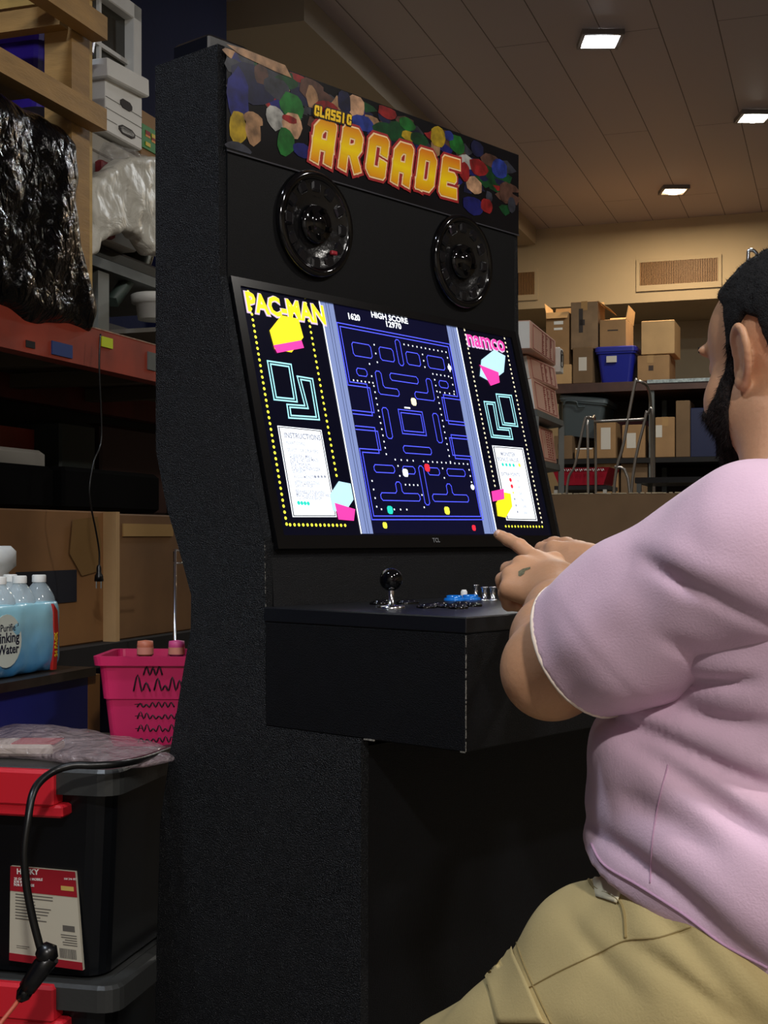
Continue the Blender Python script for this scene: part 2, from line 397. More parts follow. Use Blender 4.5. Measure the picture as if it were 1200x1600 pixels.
# ---------------------------------------------------------------- arcade cabinet
cab = thing('arcade_cabinet', CAB @ Vector((.45, .45, 0)), 'tall black arcade cabinet with lit game screen and CLASSIC ARCADE sign on top', 'arcade cabinet')
prof = [(.726, 2.022), (.554, 2.022), (.549, 1.612), (.435, 1.148), (.4316, 1.002), (.4316, .826), (.212, .826), (.213, 0), (.726, 0), (.726, .30), (.712, .62), (.682, .761), (.644, .915), (.626, .98), (.625, 1.044), (.66, 1.13), (.693, 1.202), (.724, 1.309)]
for x in (0, .891):
    m = MB(CAB); m.prism(prof, x, x+.018, 'yz'); m.build('side_panel', M('side_laminate', (3, 5, 10), .42, var=.3, vs=30, bump=.7, bs=560, spec=.34, bdet=1), cab)
m = MB(CAB); m.box(.018, .891, .56, .72, 2.0, 2.02); m.build('top_panel', BLK, cab)
bp_ = [(.726, .0), (.726, .30), (.712, .62), (.682, .761), (.644, .915), (.626, .98), (.625, 1.044), (.66, 1.13), (.693, 1.202), (.724, 1.309), (.726, 2.0)]
m = MB(CAB); m.loft([[(x, y-o, z) for x in (.018, .891) for o in ((.004, .018) if x < .5 else (.018, .004))] for y, z in bp_]); m.build('back_panel', BLK, cab)
m = MB(CAB); m.box(.018, .891, .222, .24, .0, .81); m.build('front_panel', BLK, cab)
# control box and deck top
m = MB(CAB); m.box(0, .909, .001, .4316, .826, 1.004, b=.002); cb = m.build('control_box', BLK, cab)
m = MB(CAB); m.box(-.001, .91, -.001, .436, 1.004, 1.029, b=.002); deck = m.build('deck_top', M('deck_laminate', (20, 21, 25), .3, bump=.15, bs=700), cab)
def dashes(mb, p, q, n, w, seed, fill=.55):
    r = random.Random(seed); p, q = Vector(p), Vector(q)
    for i in range(n):
        if r.random() < fill:
            a, b = p.lerp(q, i/n), p.lerp(q, (i+.35+.6*r.random())/n)
            lo = [min(a[k], b[k])-w*(.4+.6*r.random()) for k in range(3)]; hi = [max(a[k], b[k])+w*(.4+.5*r.random()) for k in range(3)]
            mb.box(lo[0], hi[0], lo[1], hi[1], lo[2], hi[2])
m = MB(CAB); dashes(m, (0, 0, .828), (0, 0, 1.002), 60, .0009, 1, .8); dashes(m, (0, .002, .826), (0, .012, .826), 2, .0015, 4, 1); m.build('worn_glint_edge', EDGE, cab); m = MB(CAB)
dashes(m, (0, .185, .826), (0, .208, .826), 3, .0016, 5, 1); m.build('worn_glint_edge', EDGE, cab); m = MB(CAB)
dashes(m, (.02, .4300, 1.139), (.87, .4300, 1.139), 70, .0011, 2, .55); dashes(m, (.0, .4312, 1.03), (0, .434, 1.14), 25, .0005, 8, .4)  # long row of pale dashes paints the glints along the edge below the television
m.build('worn_glint_edge', EDGE, cab)
m = MB(CAB); m.prism([(.4300, 1.029), (.436, 1.139), (.48, 1.139), (.48, 1.02)], .018, .891, 'yz'); m.build('lower_fascia', BLK, cab)
# speaker panel and marquee
m = MB(CAB); m.prism([(.5475, 1.60), (.5475, 2.0), (.56, 2.0), (.56, 1.60)], .018, .891, 'yz'); m.build('speaker_panel', M('black_fascia', (4, 5, 8), .55, var=.2, vs=30, bump=.15, bs=700, spec=.2), cab)
def speaker(w, z, r=.098):
    T = CAB @ Matrix.Translation((w, .5475, z)) @ Matrix.Rotation(math.pi/2, 4, 'X')
    m = MB(T); m.lathe([(r+.004, -.001), (r+.003, .008), (r-.003, .014), (r-.012, .011), (r-.016, .002)], 48); ring = m.build('speaker', BLKG, cab)
    m = MB(T)
    m.lathe([(r-.014, .010), (r-.022, .004), (r-.034, .006), (r-.042, .0012), (.036, .0008)], 48); m.build('cone', M('speaker_cone', (14, 14, 16), .25, bump=.3, bs=35), ring)
    m = MB(T)
    for k in range(12):
        a = 2*math.pi*k/12; R = Matrix.Rotation(a, 4, 'Z'); m.box(r-.036, r-.012, -.012, .012, .002, .009, b=.004, T=R)
    m.build('grille_rib', M('grille_gloss', (20, 20, 24), .14), ring)
    m = MB(T); m.lathe([(.038, .004), (.034, .014), (.022, .012), (.018, .018), (.008, .022), (.001, .022)], 24)
    for k in range(5): a = 1.2+k*1.2; m.box(-.004, .004, -.004, .004, .012, .02, T=Matrix.Rotation(a, 4, 'Z') @ Matrix.Translation((.027, 0, 0)))
    m.build('dust_cap', BLKG, ring)
    if w < .4:
        m = MB(T); m.box(.036, .052, -.052, -.044, .006, .0145, b=.002); m.build('red_mark', M('red_tag', (150, 24, 40), .5), ring)
speaker(.238, 1.742); speaker(.694, 1.742)
MQ = Plane(CAB @ Vector((0, .5455, 0)), CAB.to_3x3() @ Vector((1, 0, 0)), (0, 0, 1))
AC = {}
def acol(n, c, e=0, rough=.35): 
    AC[n] = M(n, c, rough) if not e else M(n, c, .25, emit=e); return n
m = MB(CAB); m.box(.014, .905, .5458, .5472, 1.835, 2.018); marq = m.build('marquee', M('marquee_print_black', (9, 9, 15), .25, var=.5, vs=8), cab)
m = MB(CAB); m.box(.014, .905, .5440, .5458, 1.8335, 1.836); m.build('marquee_edge', M('marquee_edge', (60, 60, 66), .3), marq)
cols = [(26, 30, 110), (28, 110, 40), (205, 160, 125), (150, 30, 32), (180, 150, 30), (90, 60, 50), (40, 60, 150), (180, 180, 175), (54, 56, 66), (172, 132, 96), (20, 24, 60), (12, 70, 34)]
pm = [M('print_%d' % i, tuple(int(v*.85) for v in c), .3, var=.55, vs=45) for i, c in enumerate(cols)]
MQ.z = .0005
def blob(cx, cy, rx, ry, mi, seed, n=12, j=.13, dz=0):
    r = random.Random(seed); a, b = MQ.pix(cx, cy); a2, b2 = MQ.pix(cx+rx, cy+rx*.3); sx = math.hypot(a2-a, b2-b); sy = ry/F*2.5
    MQ.z = .0005+dz
    MQ.poly([(a+sx*math.cos(t)*(1+j*(r.random()-.5)*2), min(2.016, max(1.84, b+sy*math.sin(t)*(1+j*(r.random()-.5)*2)))) for t in [2*math.pi*k/n for k in range(n)]], mi)
rr_ = random.Random(21)
for i in range(110):
    u_ = rr_.random(); px_ = 362+u_*435; ytop = 78+u_*182; blob(px_, ytop+rr_.random()*(70 if u_ < .3 or u_ > .75 else 45), 7+13*rr_.random(), 6+10*rr_.random(), rr_.choice([5, 8, 10, 0, 3, 11, 8, 10, 5, 9]), i+300, 8, .35, dz=-.00045+i*.000002)
# plain abstract colour collage in place of the printed figures
for i, q in enumerate([(395, 130, 34, 30, 10), (372, 150, 17, 42, 0), (372, 200, 14, 26, 4), (396, 205, 12, 22, 9), (408, 116, 12, 16, 5), (432, 138, 20, 16, 8), (372, 232, 20, 9, 8), (395, 186, 16, 11, 9), (430, 184, 16, 19, 7), (456, 166, 19, 22, 1), (457, 196, 15, 21, 2), (446, 222, 14, 22, 1), (474, 236, 18, 11, 0), (452, 186, 12, 6, 3), (487, 140, 20, 18, 5), (487, 152, 9, 18, 9), (512, 168, 18, 10, 3), (556, 165, 13, 20, 2), (538, 158, 10, 22, 10), (566, 192, 18, 13, 6), (604, 175, 14, 12, 3), (604, 205, 22, 14, 11), (636, 194, 12, 12, 1), (640, 213, 14, 9, 4), (655, 218, 14, 11, 11), (684, 214, 12, 19, 4), (714, 226, 11, 18, 1), (701, 212, 7, 9, 6), (745, 232, 11, 14, 10), (728, 253, 15, 12, 7), (748, 262, 15, 15, 3), (741, 290, 13, 16, 2), (740, 322, 17, 16, 0), (760, 322, 9, 14, 3), (725, 268, 8, 18, 3), (767, 252, 16, 12, 5), (780, 264, 12, 18, 6), (790, 300, 10, 20, 5), (799, 320, 6, 16, 8)]):
    blob(*q[:4], q[4], i, dz=i*.00001)
MQ.z = .0011; MQ.ppoly([(353, 69), (380, 76), (445, 102), (455, 122), (430, 112), (375, 86)], 9)
MQ.flush('marquee_art', pm, marq)
# lettering
L6 = {'A': [[(0, -.02), (0, .8), (.18, 1), (.62, 1), (.62, -.02)], [(0, .38), (.62, .38)]], 'R': [[(0, -.02), (0, 1), (.5, 1), (.62, .88), (.62, .6), (.5, .45), (0, .45)], [(.36, .45), (.66, -.02)]],
      'C': [[(.62, .72), (.62, 1), (.1, 1), (0, .9), (0, .1), (.1, 0), (.62, 0), (.62, .25)]], 'D': [[(0, 0), (0, 1), (.48, 1), (.62, .86), (.62, .14), (.48, 0), (0, 0)]], 'E': [[(.64, 1), (0, 1), (0, 0), (.64, 0)], [(0, .5), (.52, .5)]],
      'L': [[(0, 1), (0, 0), (.6, 0)]], 'S': [[(.62, 1), (0, 1), (0, .52), (.62, .52), (.62, 0), (0, 0)]], 'I': [[(.2, 0), (.2, 1)]]}
def letters(word, p0, p1, p2, widths, mats3, z, sx):
    k = 0
    """p0 bottom-left, p1 bottom-right, p2 top-left in photo pixels"""
    a0 = Vector(MQ.pix(*p0)); a1 = Vector(MQ.pix(*p1)); a2 = Vector(MQ.pix(*p2)); ux = (a1-a0)/(len(word)-.12); uy = a2-a0
    for wd, mi, dz in zip(widths, mats3, range(3)):
        MQ.z = z+dz*.0005
        for i, ch in enumerate(word):
            for st in L6[ch]:
                Q = [a0+ux*(i+.2+x*sx)+uy*y for x, y in st]
                for a, b in zip(Q, Q[1:]):
                    MQ.z = z+dz*.0006+(k % 12)*.00003; k += 1; MQ.line([a, b], wd, mi, caps=False)
                    for c in (a, b):
                        MQ.z += .000011; MQ.poly([(c.x+wd*.541*math.cos(math.radians(t)), c.y+wd*.541*math.sin(math.radians(t))) for t in (22, 68, 112, 158, 202, 248, 292, 338)], mi)
                if len(Q) > 2 or ch in 'RACI':
                    for a, b in ((Q[0], Q[1]), (Q[-1], Q[-2])):
                        if a != b:
                            d_ = (a-b).normalized(); MQ.z += .000011; MQ.line([a, a+d_*wd*.5], wd, mi, caps=False)
def grad():
    m = bpy.data.materials.new('gold_gradient'); m.use_nodes = True; nt = m.node_tree; N = nt.nodes; L = nt.links; b = N['Principled BSDF']; b.inputs['Roughness'].default_value = .3
    g = N.new('ShaderNodeNewGeometry'); s = N.new('ShaderNodeSeparateXYZ'); L.new(g.outputs['Position'], s.inputs[0])
    r = N.new('ShaderNodeMapRange'); r.inputs[1].default_value = 1.855; r.inputs[2].default_value = 1.955; L.new(s.outputs[2], r.inputs[0])
    c = N.new('ShaderNodeValToRGB'); e = c.color_ramp.elements; e[0].color = lin((225, 118, 20))+(1,); e[1].color = lin((220, 120, 24))+(1,)
    x = e.new(.5); x.color = lin((250, 215, 10))+(1,); L.new(r.outputs[0], c.inputs[0]); L.new(c.outputs[0], b.inputs['Base Color']); return m
lm = [M('letter_red', (160, 28, 32), .4), M('letter_cream', (250, 215, 160), .4), grad(), M('letter_dark', (30, 16, 10), .4), M('letter_yellow', (245, 200, 20), .4)]
letters('ARCADE', (482, 241), (714, 304), (489, 190), (.037, .027, .0205), (0, 1, 2), .0012, .76)
letters('CLASSIC', (488, 179), (546, 195), (489, 166), (.0105, .0048, .0048), (3, 4, 4), .0030, .86)
MQ.flush('marquee_lettering', lm, marq)

# television
def scrT(): 
    o = Vector((0, .432, 1.151)); e = Vector((0, .111, .446)).normalized(); return o, e
o_, e_ = scrT(); R3 = CAB.to_3x3()
SC = Plane(CAB @ o_, R3 @ Vector((1, 0, 0)), R3 @ e_); SH = math.hypot(.111, .446); SW0, SW1 = .041, .869
def sbox(m, a0, a1, b0, b1, t0, t1, mi=0):
    m.mi = mi; c = [[SC.o+SC.ex*a+SC.ey*b+SC.n*t for a, b in ((a0, b0), (a1, b0), (a1, b1), (a0, b1))] for t in (t0, t1)]; m.loft(c)
m = MB(); B = .019
sbox(m, SW0-B, SW1+B, -.024, 0, -.035, .004); sbox(m, SW0-B, SW1+B, SH, SH+.016, -.035, .004); sbox(m, SW0-B, SW0, 0, SH, -.035, .004); sbox(m, SW1, SW1+B, 0, SH, -.035, .004); sbox(m, SW0-B, SW1+B, -.02, SH+.01, -.045, -.034)
tv = m.build('television', M('tv_bezel', (10, 10, 12), .2), cab)
E1 = 1.0
sm = [M('s_navy', (7, 8, 32), .12, emit=E1), M('s_black', (4, 5, 18), .12, emit=E1), M('s_yellow', (240, 235, 60), emit=E1), M('s_pink', (225, 50, 150), emit=E1), M('s_cyan', (150, 215, 225), emit=E1), M('s_white', (235, 242, 250), emit=E1),
      M('s_slate', (105, 120, 165), emit=E1), M('s_blue', (70, 80, 235), emit=1.1), M('s_pale', (165, 205, 225), emit=E1), M('s_gold', (235, 215, 20), emit=E1), M('s_grey', (120, 125, 140), emit=E1), M('s_red', (225, 30, 50), emit=E1), M('s_teal', (20, 190, 170), emit=E1), M('s_line', (40, 48, 80), emit=E1), M('s_cream', (240, 230, 190), emit=E1), M('s_lilac', (190, 170, 200), emit=E1)]
NAVY, BLACK, YEL, PINK, CYAN, WHT, SLATE, BLU, PALE, GOLD, GRY, RED, TEAL, SLN, CREAM, LIL = range(16)
m = MB(); sbox(m, SW0-.0005, SW1+.0005, 0, SH, -.034, 0); m.build('display', sm[BLACK], tv)
SC.z = .0003
# maze zone background and slate bars
SC.ppoly([(519, 474), (706, 511), (776, 835), (577, 833)], NAVY)
SC.z = .0005
SC.ppoly([(499, 470), (520, 474), (583, 834), (566, 834)], SLATE)
SC.ppoly([(697, 508), (713, 512), (776, 834), (757, 834)], SLATE)
SC.z = .0008
for a, b in (((508, 473), (573, 833)), ((512, 473), (577, 833)), ((704, 511), (767, 833)), ((707, 511), (770, 833))): SC.pline([a, b], .0012, SLN)
SC.z = .001; SC.pline([(498, 470), (564, 833)], .003, WHT); SC.pline([(713, 512), (776, 833)], .003, WHT)
SC.flush('screen_bars', sm, tv)
# dotted borders
SC.z = .0006
SC.dots((386, 447), (447.5, 819), 42, .0032, YEL); SC.dots((476, 465), (525.5, 743), 31, .0031, YEL); SC.dots((453, 820), (539, 821), 14, .0032, YEL)
SC.flush('dotted_border', sm, tv); SC.dots((725.5, 516), (773, 759), 34, .0026, CREAM); SC.dots((788, 529), (846.5, 816), 42, .0026, CREAM); SC.dots((790, 822.5), (847, 823), 13, .0028, YEL)
SC.flush('dotted_border', sm, tv)
# maze
SC.z = .0006
a0 = Vector(SC.pix(526, 504)); a1 = Vector(SC.pix(702, 538)); a2 = Vector(SC.pix(581, 812)); a3 = Vector(SC.pix(755, 812))
def mz(x, y):    # 28 x 31 cells, y down
    u, v = x/28, y/31; return (a0*(1-u)*(1-v)+a1*u*(1-v)+a2*(1-u)*v+a3*u*v)
def mrect(x0, y0, x1, y1, wd=.0017): mpoly([(x0, y0), (x1, y0), (x1, y1), (x0, y1)], wd)
def mpoly(P, wd=.0017, ch=.35):
    out = []; n = len(P)
    for i in range(n):
        p, c, q = Vector(P[i-1]), Vector(P[i]), Vector(P[(i+1) % n]); out += [c+(p-c).normalized()*ch, c+(q-c).normalized()*ch]
    SC.line([mz(*p) for p in out], wd, BLU, True)
for k in (0, .55): SC.line([mz(*p) for p in ((k, k), (28-k, k), (28-k, 10-k), (23+k, 10-k), (23+k, 14+k))], .002, BLU); SC.line([mz(*p) for p in ((k, k), (k, 10-k), (5-k, 10-k), (5-k, 14+k), (0, 14+k))], .002, BLU); SC.line([mz(*p) for p in ((23+k, 14+k), (28, 14+k))], .002, BLU)
for k in (0, .55): SC.line([mz(*p) for p in ((0, 17-k), (5-k, 17-k), (5-k, 20+k), (k, 20+k), (k, 31-k), (28-k, 31-k), (28-k, 20+k), (23+k, 20+k), (23+k, 17-k), (28, 17-k))], .002, BLU)
for k in (0, .5): SC.line([mz(*p) for p in ((11+k, 13+k), (17-k, 13+k), (17-k, 17-k), (11+k, 17-k))], .0019, BLU, True)
for r_ in ((2.6, 2.8, 7, 5), (9, 2.8, 12.4, 5), (15.6, 2.8, 19, 5), (21, 2.8, 25.4, 5), (2.6, 7, 5, 8.2), (23, 7, 25.4, 8.2), (10.5, 7, 17.5, 8.2), (7, 13, 8.4, 18), (19.6, 13, 21, 18), (10.5, 19, 17.5, 20.2), (2.6, 22.4, 7.4, 23.6), (20.6, 22.4, 25.4, 23.6), (9.4, 22.4, 12.4, 23.6), (15.6, 22.4, 18.6, 23.6)): mrect(*r_)
mpoly([(7, 7), (8.4, 7), (8.4, 9.6), (12, 9.6), (12, 10.8), (7, 10.8)]); mpoly([(19.6, 7), (21, 7), (21, 10.8), (16, 10.8), (16, 9.6), (19.6, 9.6)])
mpoly([(13.4, 1), (14.6, 1), (14.6, 5.4), (13.4, 5.4)])
mpoly([(3, 28), (3, 26.8), (7, 26.8), (7, 25), (8.3, 25), (8.3, 26.8), (12.4, 26.8), (12.4, 28)]); mpoly([(25, 28), (25, 26.8), (21, 26.8), (21, 25), (19.7, 25), (19.7, 26.8), (15.6, 26.8), (15.6, 28)])
mpoly([(13.4, 22.2), (14.6, 22.2), (14.6, 28.6), (13.4, 28.6)])
def md(x0, y0, x1, y1, n):
    for i in range(n): p = mz(x0+(x1-x0)*i/max(1, n-1), y0+(y1-y0)*i/max(1, n-1)); SC.poly([p+Vector((-.0016, -.0016)), p+Vector((.0016, -.0016)), p+Vector((.0016, .0016)), p+Vector((-.0016, .0016))], WHT)
md(15.6, 1.6, 26.6, 1.6, 11); md(26.7, 2.6, 26.7, 8.6, 6); md(20, 2.8, 20, 5, 3); md(8, 2.6, 8, 5.5, 3); md(21.8, 6, 26, 6, 5); md(1.5, 9.1, 6, 9.1, 6); md(22, 7, 22, 21.2, 15); md(22.8, 9.1, 26.6, 9.1, 4)
md(6.1, 9.6, 6.1, 20.6, 12); md(8, 21.4, 12.4, 21.4, 4); md(15, 21.4, 26.6, 21.4, 11); md(8.4, 22.4, 8.4, 24, 2); md(19.6, 22.4, 19.6, 24, 2); md(26.7, 22.4, 26.7, 25.6, 4); md(1.6, 25, 1.6, 29, 4); md(2.6, 29.4, 8.6, 29.4, 5); md(9.4, 25.4, 12.4, 25.4, 4); md(13, 27, 13, 29, 2); md(6, 6, 6, 8, 2)
for p in ((26.7, 4.4), (26.7, 25.4)):
    c = mz(*p); SC.z = .0009; SC.disc(c.x, c.y, .0062, WHT, 10)
# plain coloured squares where the moving figures are
for px, py, mi in ((646, 628, CREAM), (667, 731, RED), (633, 739, WHT), (609, 797, TEAL), (698, 798, YEL), (601, 821, YEL), (740, 825, RED)):
    a, b = SC.pix(px, py); k = .008 if py < 810 else .006; SC.poly([(a-k, b-k*.6), (a-k*.5, b-k), (a+k*.6, b-k), (a+k, b-k*.4), (a+k, b+k*.7), (a+k*.5, b+k), (a-k*.6, b+k), (a-k, b+k*.5)], mi)
a, b = SC.pix(637, 637.5); SC.poly([(a-.011, b-.0016), (a+.007, b-.0016), (a+.007, b+.0016), (a-.011, b+.0016)], WHT)
SC.flush('maze', sm, tv)
# writing
SC.z = .0008
def stext(t, px, py, size, mi, off=0, sx=1, p2=None):
    a, b = SC.pix(px, py); rot = 0
    if p2: a2, b2 = SC.pix(*p2); rot = math.atan2(b2-b, a2-a)
    SC.text(t, a, b, size, mi, off, rot, sx)
stext('1620', 543, 498, .0175, WHT, .0006, 1.05); stext('HIGH SCORE', 580, 495.5, .0165, WHT, .0005, 1.18); stext('12970', 602, 510, .0175, WHT, .0005, 1.15)
SC.flush('score_lettering', sm, tv); SC.z = .0008; stext('PAC-MAN', 385, 486, .052, LIL, .0038, .90); SC.z = .0013; stext('PAC-MAN', 386, 485, .051, GOLD, .0018, .91)
SC.flush('title_lettering', sm, tv); SC.z = .0008; stext('namco', 730, 540, .053, LIL, .0026, .98); SC.z = .0013; stext('namco', 730.5, 539, .053, PINK, .0008, .98)
SC.flush('maker_lettering', sm, tv)
# corridors drawn as double outlines
SC.z = .0006
def dbl(P, w_=.0028):
    SC.pline(P, w_, CYAN, True); c = Vector((sum(p[0] for p in P)/len(P), sum(p[1] for p in P)/len(P)))
def inset(P, d):
    n = len(P); out = []
    ar = sum(P[i-1][0]*P[i][1]-P[i][0]*P[i-1][1] for i in range(n)); sg = 1 if ar > 0 else -1
    for i in range(n):
        p, c, q = Vector(P[i-1]), Vector(P[i]), Vector(P[(i+1) % n]); d1 = (c-p).normalized(); d2 = (q-c).normalized()
        n1 = Vector((-d1.y, d1.x))*sg; n2 = Vector((-d2.y, d2.x))*sg; k = 1+n1.dot(n2); out.append(c+(n1+n2)*d/max(k, .3))
    return [tuple(p) for p in out]
for P in ([(417.5, 564), (454.5, 569.5), (464, 628), (428, 624.5)], [(464, 588), (488, 592), (498.7, 656), (451, 653), (448, 632), (476, 634)], [(774.8, 615.8), (798.8, 618), (808.8, 666.4), (785, 663.6)], [(756, 627.5), (773, 629), (779.7, 668), (797.7, 669.4), (801, 686.4), (767.6, 683)]):
    dbl(P); dbl(inset(P, 4 if P[0][0] < 600 else 3.2)); SC.flush('corridor_outline', sm, tv)
# instruction cards
def card(P):
    SC.z = .0005; SC.ppoly(P, WHT); SC.z = .0007; SC.ppoly(inset(P, 1.3), BLACK); SC.z = .0009; SC.ppoly(inset(P, 2.6), WHT); SC.z = .0011
card([(433, 665), (502, 672), (526, 808), (457, 808)])
stext('INSTRUCTIONS', 444, 684, .0145, GRY, .0003, .92)
for t, px, py in (('- INSERT COINS', 444, 694), ('- SELECT 1 OR 2 PLAYERS', 446, 705), ('- GUIDE PAC-MAN', 449, 714), ('  THROUGH THE MAZE', 450, 719), ('  EAT ALL DOTS', 451, 724), ('  FOR 10 POINTS', 452, 729), ('  FLASHING ENERGIZER', 453, 734), ('  50 POINTS', 454, 739), ('- AVOID MONSTERS', 456, 747), ('- AFTER ENERGIZING', 457, 756), ('  CAN ATTACK', 458, 761), ('- BEWARE OF FLASHING', 459, 770), ('  MONSTERS THEY ARE ABOUT', 460, 775), ('  TO CHANGE BACK', 461, 780)): stext(t, px, py, .0086, GRY, .0001, .86)
for i in range(4): a, b = SC.pix(466+i*5, 786+i*.3); SC.disc(a, b, .0042, TEAL, 6); a, b = SC.pix(492+i*5, 745); SC.disc(a, b, .0028, GRY, 6)
SC.flush('instruction_card', sm, tv)
card([(768.5, 696), (817, 700), (839.5, 814), (791, 813)])
stext('MONSTER', 782, 712, .0125, GRY, .0002, .95); stext('BONUS VALUE', 777, 720, .0125, GRY, .0002, .95); stext('EXTRA POINTS', 783, 743, .0105, GRY, .0002, .95)
for i, t in enumerate(('100', '300', '500', '700', '1000', '2000')): stext(t, 806+i*2.4, 753+i*10, .0075, GRY, .0001); a, b = SC.pix(797+i*2.2, 750+i*10); SC.disc(a, b, .005 if i < 2 else .0028, RED if i < 2 else (YEL if i == 2 else GRY), 7)
for i in range(4): a, b = SC.pix(785+i*5.6, 726+i*.4); SC.disc(a, b, .0043, TEAL, 6)
a, b = SC.pix(811, 727); SC.disc(a, b, .0045, YEL, 8)
SC.flush('points_card', sm, tv)
# plain colour shapes in place of the drawn figures
def sblob(P, mi, z):
    SC.z = z; SC.ppoly(P, mi)
def ring(cx, cy, rx, ry, n, rot=0, w_=0): return [(cx+rx*math.cos(t)*math.cos(rot)-ry*math.sin(t)*math.sin(rot), cy+rx*math.cos(t)*math.sin(rot)+ry*math.sin(t)*math.cos(rot)) for t in [2*math.pi*k/n for k in range(n)]]
sblob(ring(447, 522, 27, 31, 6, .2), GOLD, .0012); sblob([(426, 540), (470, 532), (474, 544), (432, 552)], PINK, .0018); SC.flush('screen_art', sm, tv)
sblob(ring(769, 572, 20, 27, 6, .5), PALE, .0012); sblob([(748, 570), (778, 582), (780, 598), (766, 603)], PINK, .0014); SC.flush('screen_art', sm, tv)
sblob(ring(533, 777, 19, 27, 6, .2), PALE, .0014); sblob([(522, 786), (554, 796), (552, 814), (528, 812)], PINK, .0016); SC.flush('screen_art', sm, tv)
sblob(ring(787, 789, 13, 22, 6, .2), GOLD, .0014); sblob([(767, 768), (786, 764), (787, 780), (769, 784)], PINK, .0018); SC.flush('screen_art', sm, tv)

SC.z = .0046; a, b = SC.pix(674, 848); SC.text('TCL', a, b, .012, 0, .0003); SC.flush('maker_lettering', [M('bezel_lettering', (120, 122, 125), .4)], tv)
# controls
def cabp(px, py, z=1.029): return CAB.inverted() @ onz(px, py, z)
p = cabp(611, 950); T = CAB @ Matrix.Translation((p.x, p.y, 1.029))
m = MB(T); m.lathe([(.024, 0), (.024, .003), (.010, .005), (.0055, .006), (.0055, .032)], 20); jo = m.build('joystick', CHROME, cab)
m = MB(T); m.lathe([(.0195*math.sin(math.pi*k/14)+.0001, .048-.0195*math.cos(math.pi*k/14)) for k in range(15)], 28); m.build('ball_top', BLKG, jo)
BLUEB = M('blue_button', (20, 110, 200), .15, emit=.05)
def button(px, py, mat, r=.014, h=.006):
    p = cabp(px, py); T = CAB @ Matrix.Translation((p.x, p.y, 1.029))
    m = MB(T); m.lathe([(r+.003, 0), (r+.003, .003), (r, .005), (r-.002, .004)], 20); b = m.build('button', mat, cab)
    m = MB(T); m.lathe([(r-.002, .002), (r-.002, h), (r-.006, h+.001), (.0001, h)], 20, cap1=False); m.build('plunger', mat, b)
for px, py in ((592, 944.5), (598, 943), (632, 943.5), (641, 943), (666, 950), (672, 949), (687, 947), (700, 949.5), (716, 951), (722, 946), (738, 947.5)): button(px, py, BLKG)
button(710, 938, BLUEB, .017, .009); button(735, 937, BLUEB, .017, .009)
p = cabp(725, 936); m = MB(CAB @ Matrix.Translation((p.x, p.y, 1.029))); m.lathe([(.006, 0), (.0065, .014), (.004, .018), (.001, .018)], 12); m.build('white_switch', WHITE, cab)
for px in (743, 757, 770):
    p = cabp(px, 938 if px > 750 else 934); m = MB(CAB @ Matrix.Translation((p.x, p.y, 1.029))); m.lathe([(.010, 0), (.010, .002), (.005, .003), (.0052, .022), (.0075, .024), (.0075, .026), (.0001, .026)], 16); m.build('chrome_post', CHROME, cab)
# small dark box on the cabinet top
m = MB(CAB); m.box(.02, .12, .60, .70, 2.022, 2.06, b=.006); o = m.build('junction_box', BLKP); tag(o, 'small black box lying on the back of the arcade cabinet top', 'box')
# ---------------------------------------------------------------- cardboard boxes and bins
def cbox(name, T, x0, x1, y0, y1, z0, z1, mat, label, group=None, cat='box', tape=None, sticker=None, flaps=None, lid=False, marks=None):
    t = thing(name, (T @ Vector(((x0+x1)/2, (y0+y1)/2, z0))), label, cat, group)
    m = MB(T); m.box(x0, x1, y0, y1, z0, z1, b=.004); body = m.build('body', mat, t)
    if flaps:
        for sd, ang, ln in flaps:
            m = MB(T)
            if sd == 'f': P = [(x0, y0, z1), (x1, y0, z1)]; d = Vector((0, -math.sin(ang), math.cos(ang)))
            elif sd == 'b': P = [(x0, y1, z1), (x1, y1, z1)]; d = Vector((0, math.sin(ang), math.cos(ang)))
            elif sd == 'l': P = [(x0, y0, z1), (x0, y1, z1)]; d = Vector((-math.sin(ang), 0, math.cos(ang)))
            else: P = [(x1, y0, z1), (x1, y1, z1)]; d = Vector((math.sin(ang), 0, math.cos(ang)))
            a, b = Vector(P[0]), Vector(P[1]); n = d.cross(b-a).normalized()*.004; q = [a, b, b+d*ln-(b-a)*.05, a+d*ln+(b-a)*.05]
            m.loft([[p-n*.5 for p in q], [p+n*.5 for p in q]]); m.build('flap', CARDL, t)
    if tape is not None:
        xm = x0+(x1-x0)*tape; m = MB(T); m.box(xm-.025, xm+.025, y0-.0012, y1, z1-.0005, z1+.0012); m.box(xm-.025, xm+.025, y0-.0012, y0+.001, z1-min(.07, (z1-z0)*.3), z1); m.build('tape', TAPE, t)
    if sticker:
        a, b, c, d, sm_ = sticker; m = MB(T); X = lambda u: x0+(x1-x0)*u; Z = lambda u: z0+(z1-z0)*u
        m.box(X(a), X(b), y0-.0015, y0+.001, Z(c), Z(d)); s_ = m.build('sticker', sm_, t)
    if lid:
        m = MB(T); m.box(x0-.006, x1+.006, y0-.006, y1+.006, z1-.045, z1+.006, b=.004); m.build('lid', mat, t)
    if marks:
        m = MB(T); X = lambda u: x0+(x1-x0)*u; Z = lambda u: z0+(z1-z0)*u
        for a, b, c, d in marks[0]: m.box(X(a), X(b), y0-.0018, y0+.001, Z(c), Z(d))
        m.build('printing', marks[1], t)
    return t
def rackbox(name, pc, pr, pt, pb, v, depth, mat, label, z0=None, **kw):
    a = rk(pc, pt, v); z_ = rk(pc, pb, v).z if z0 is None else z0; x1 = rk(pr, pt, v).x
    return cbox(name, RACK, a.x, x1, -v, -v+depth, z_, a.z, mat, label, **kw)
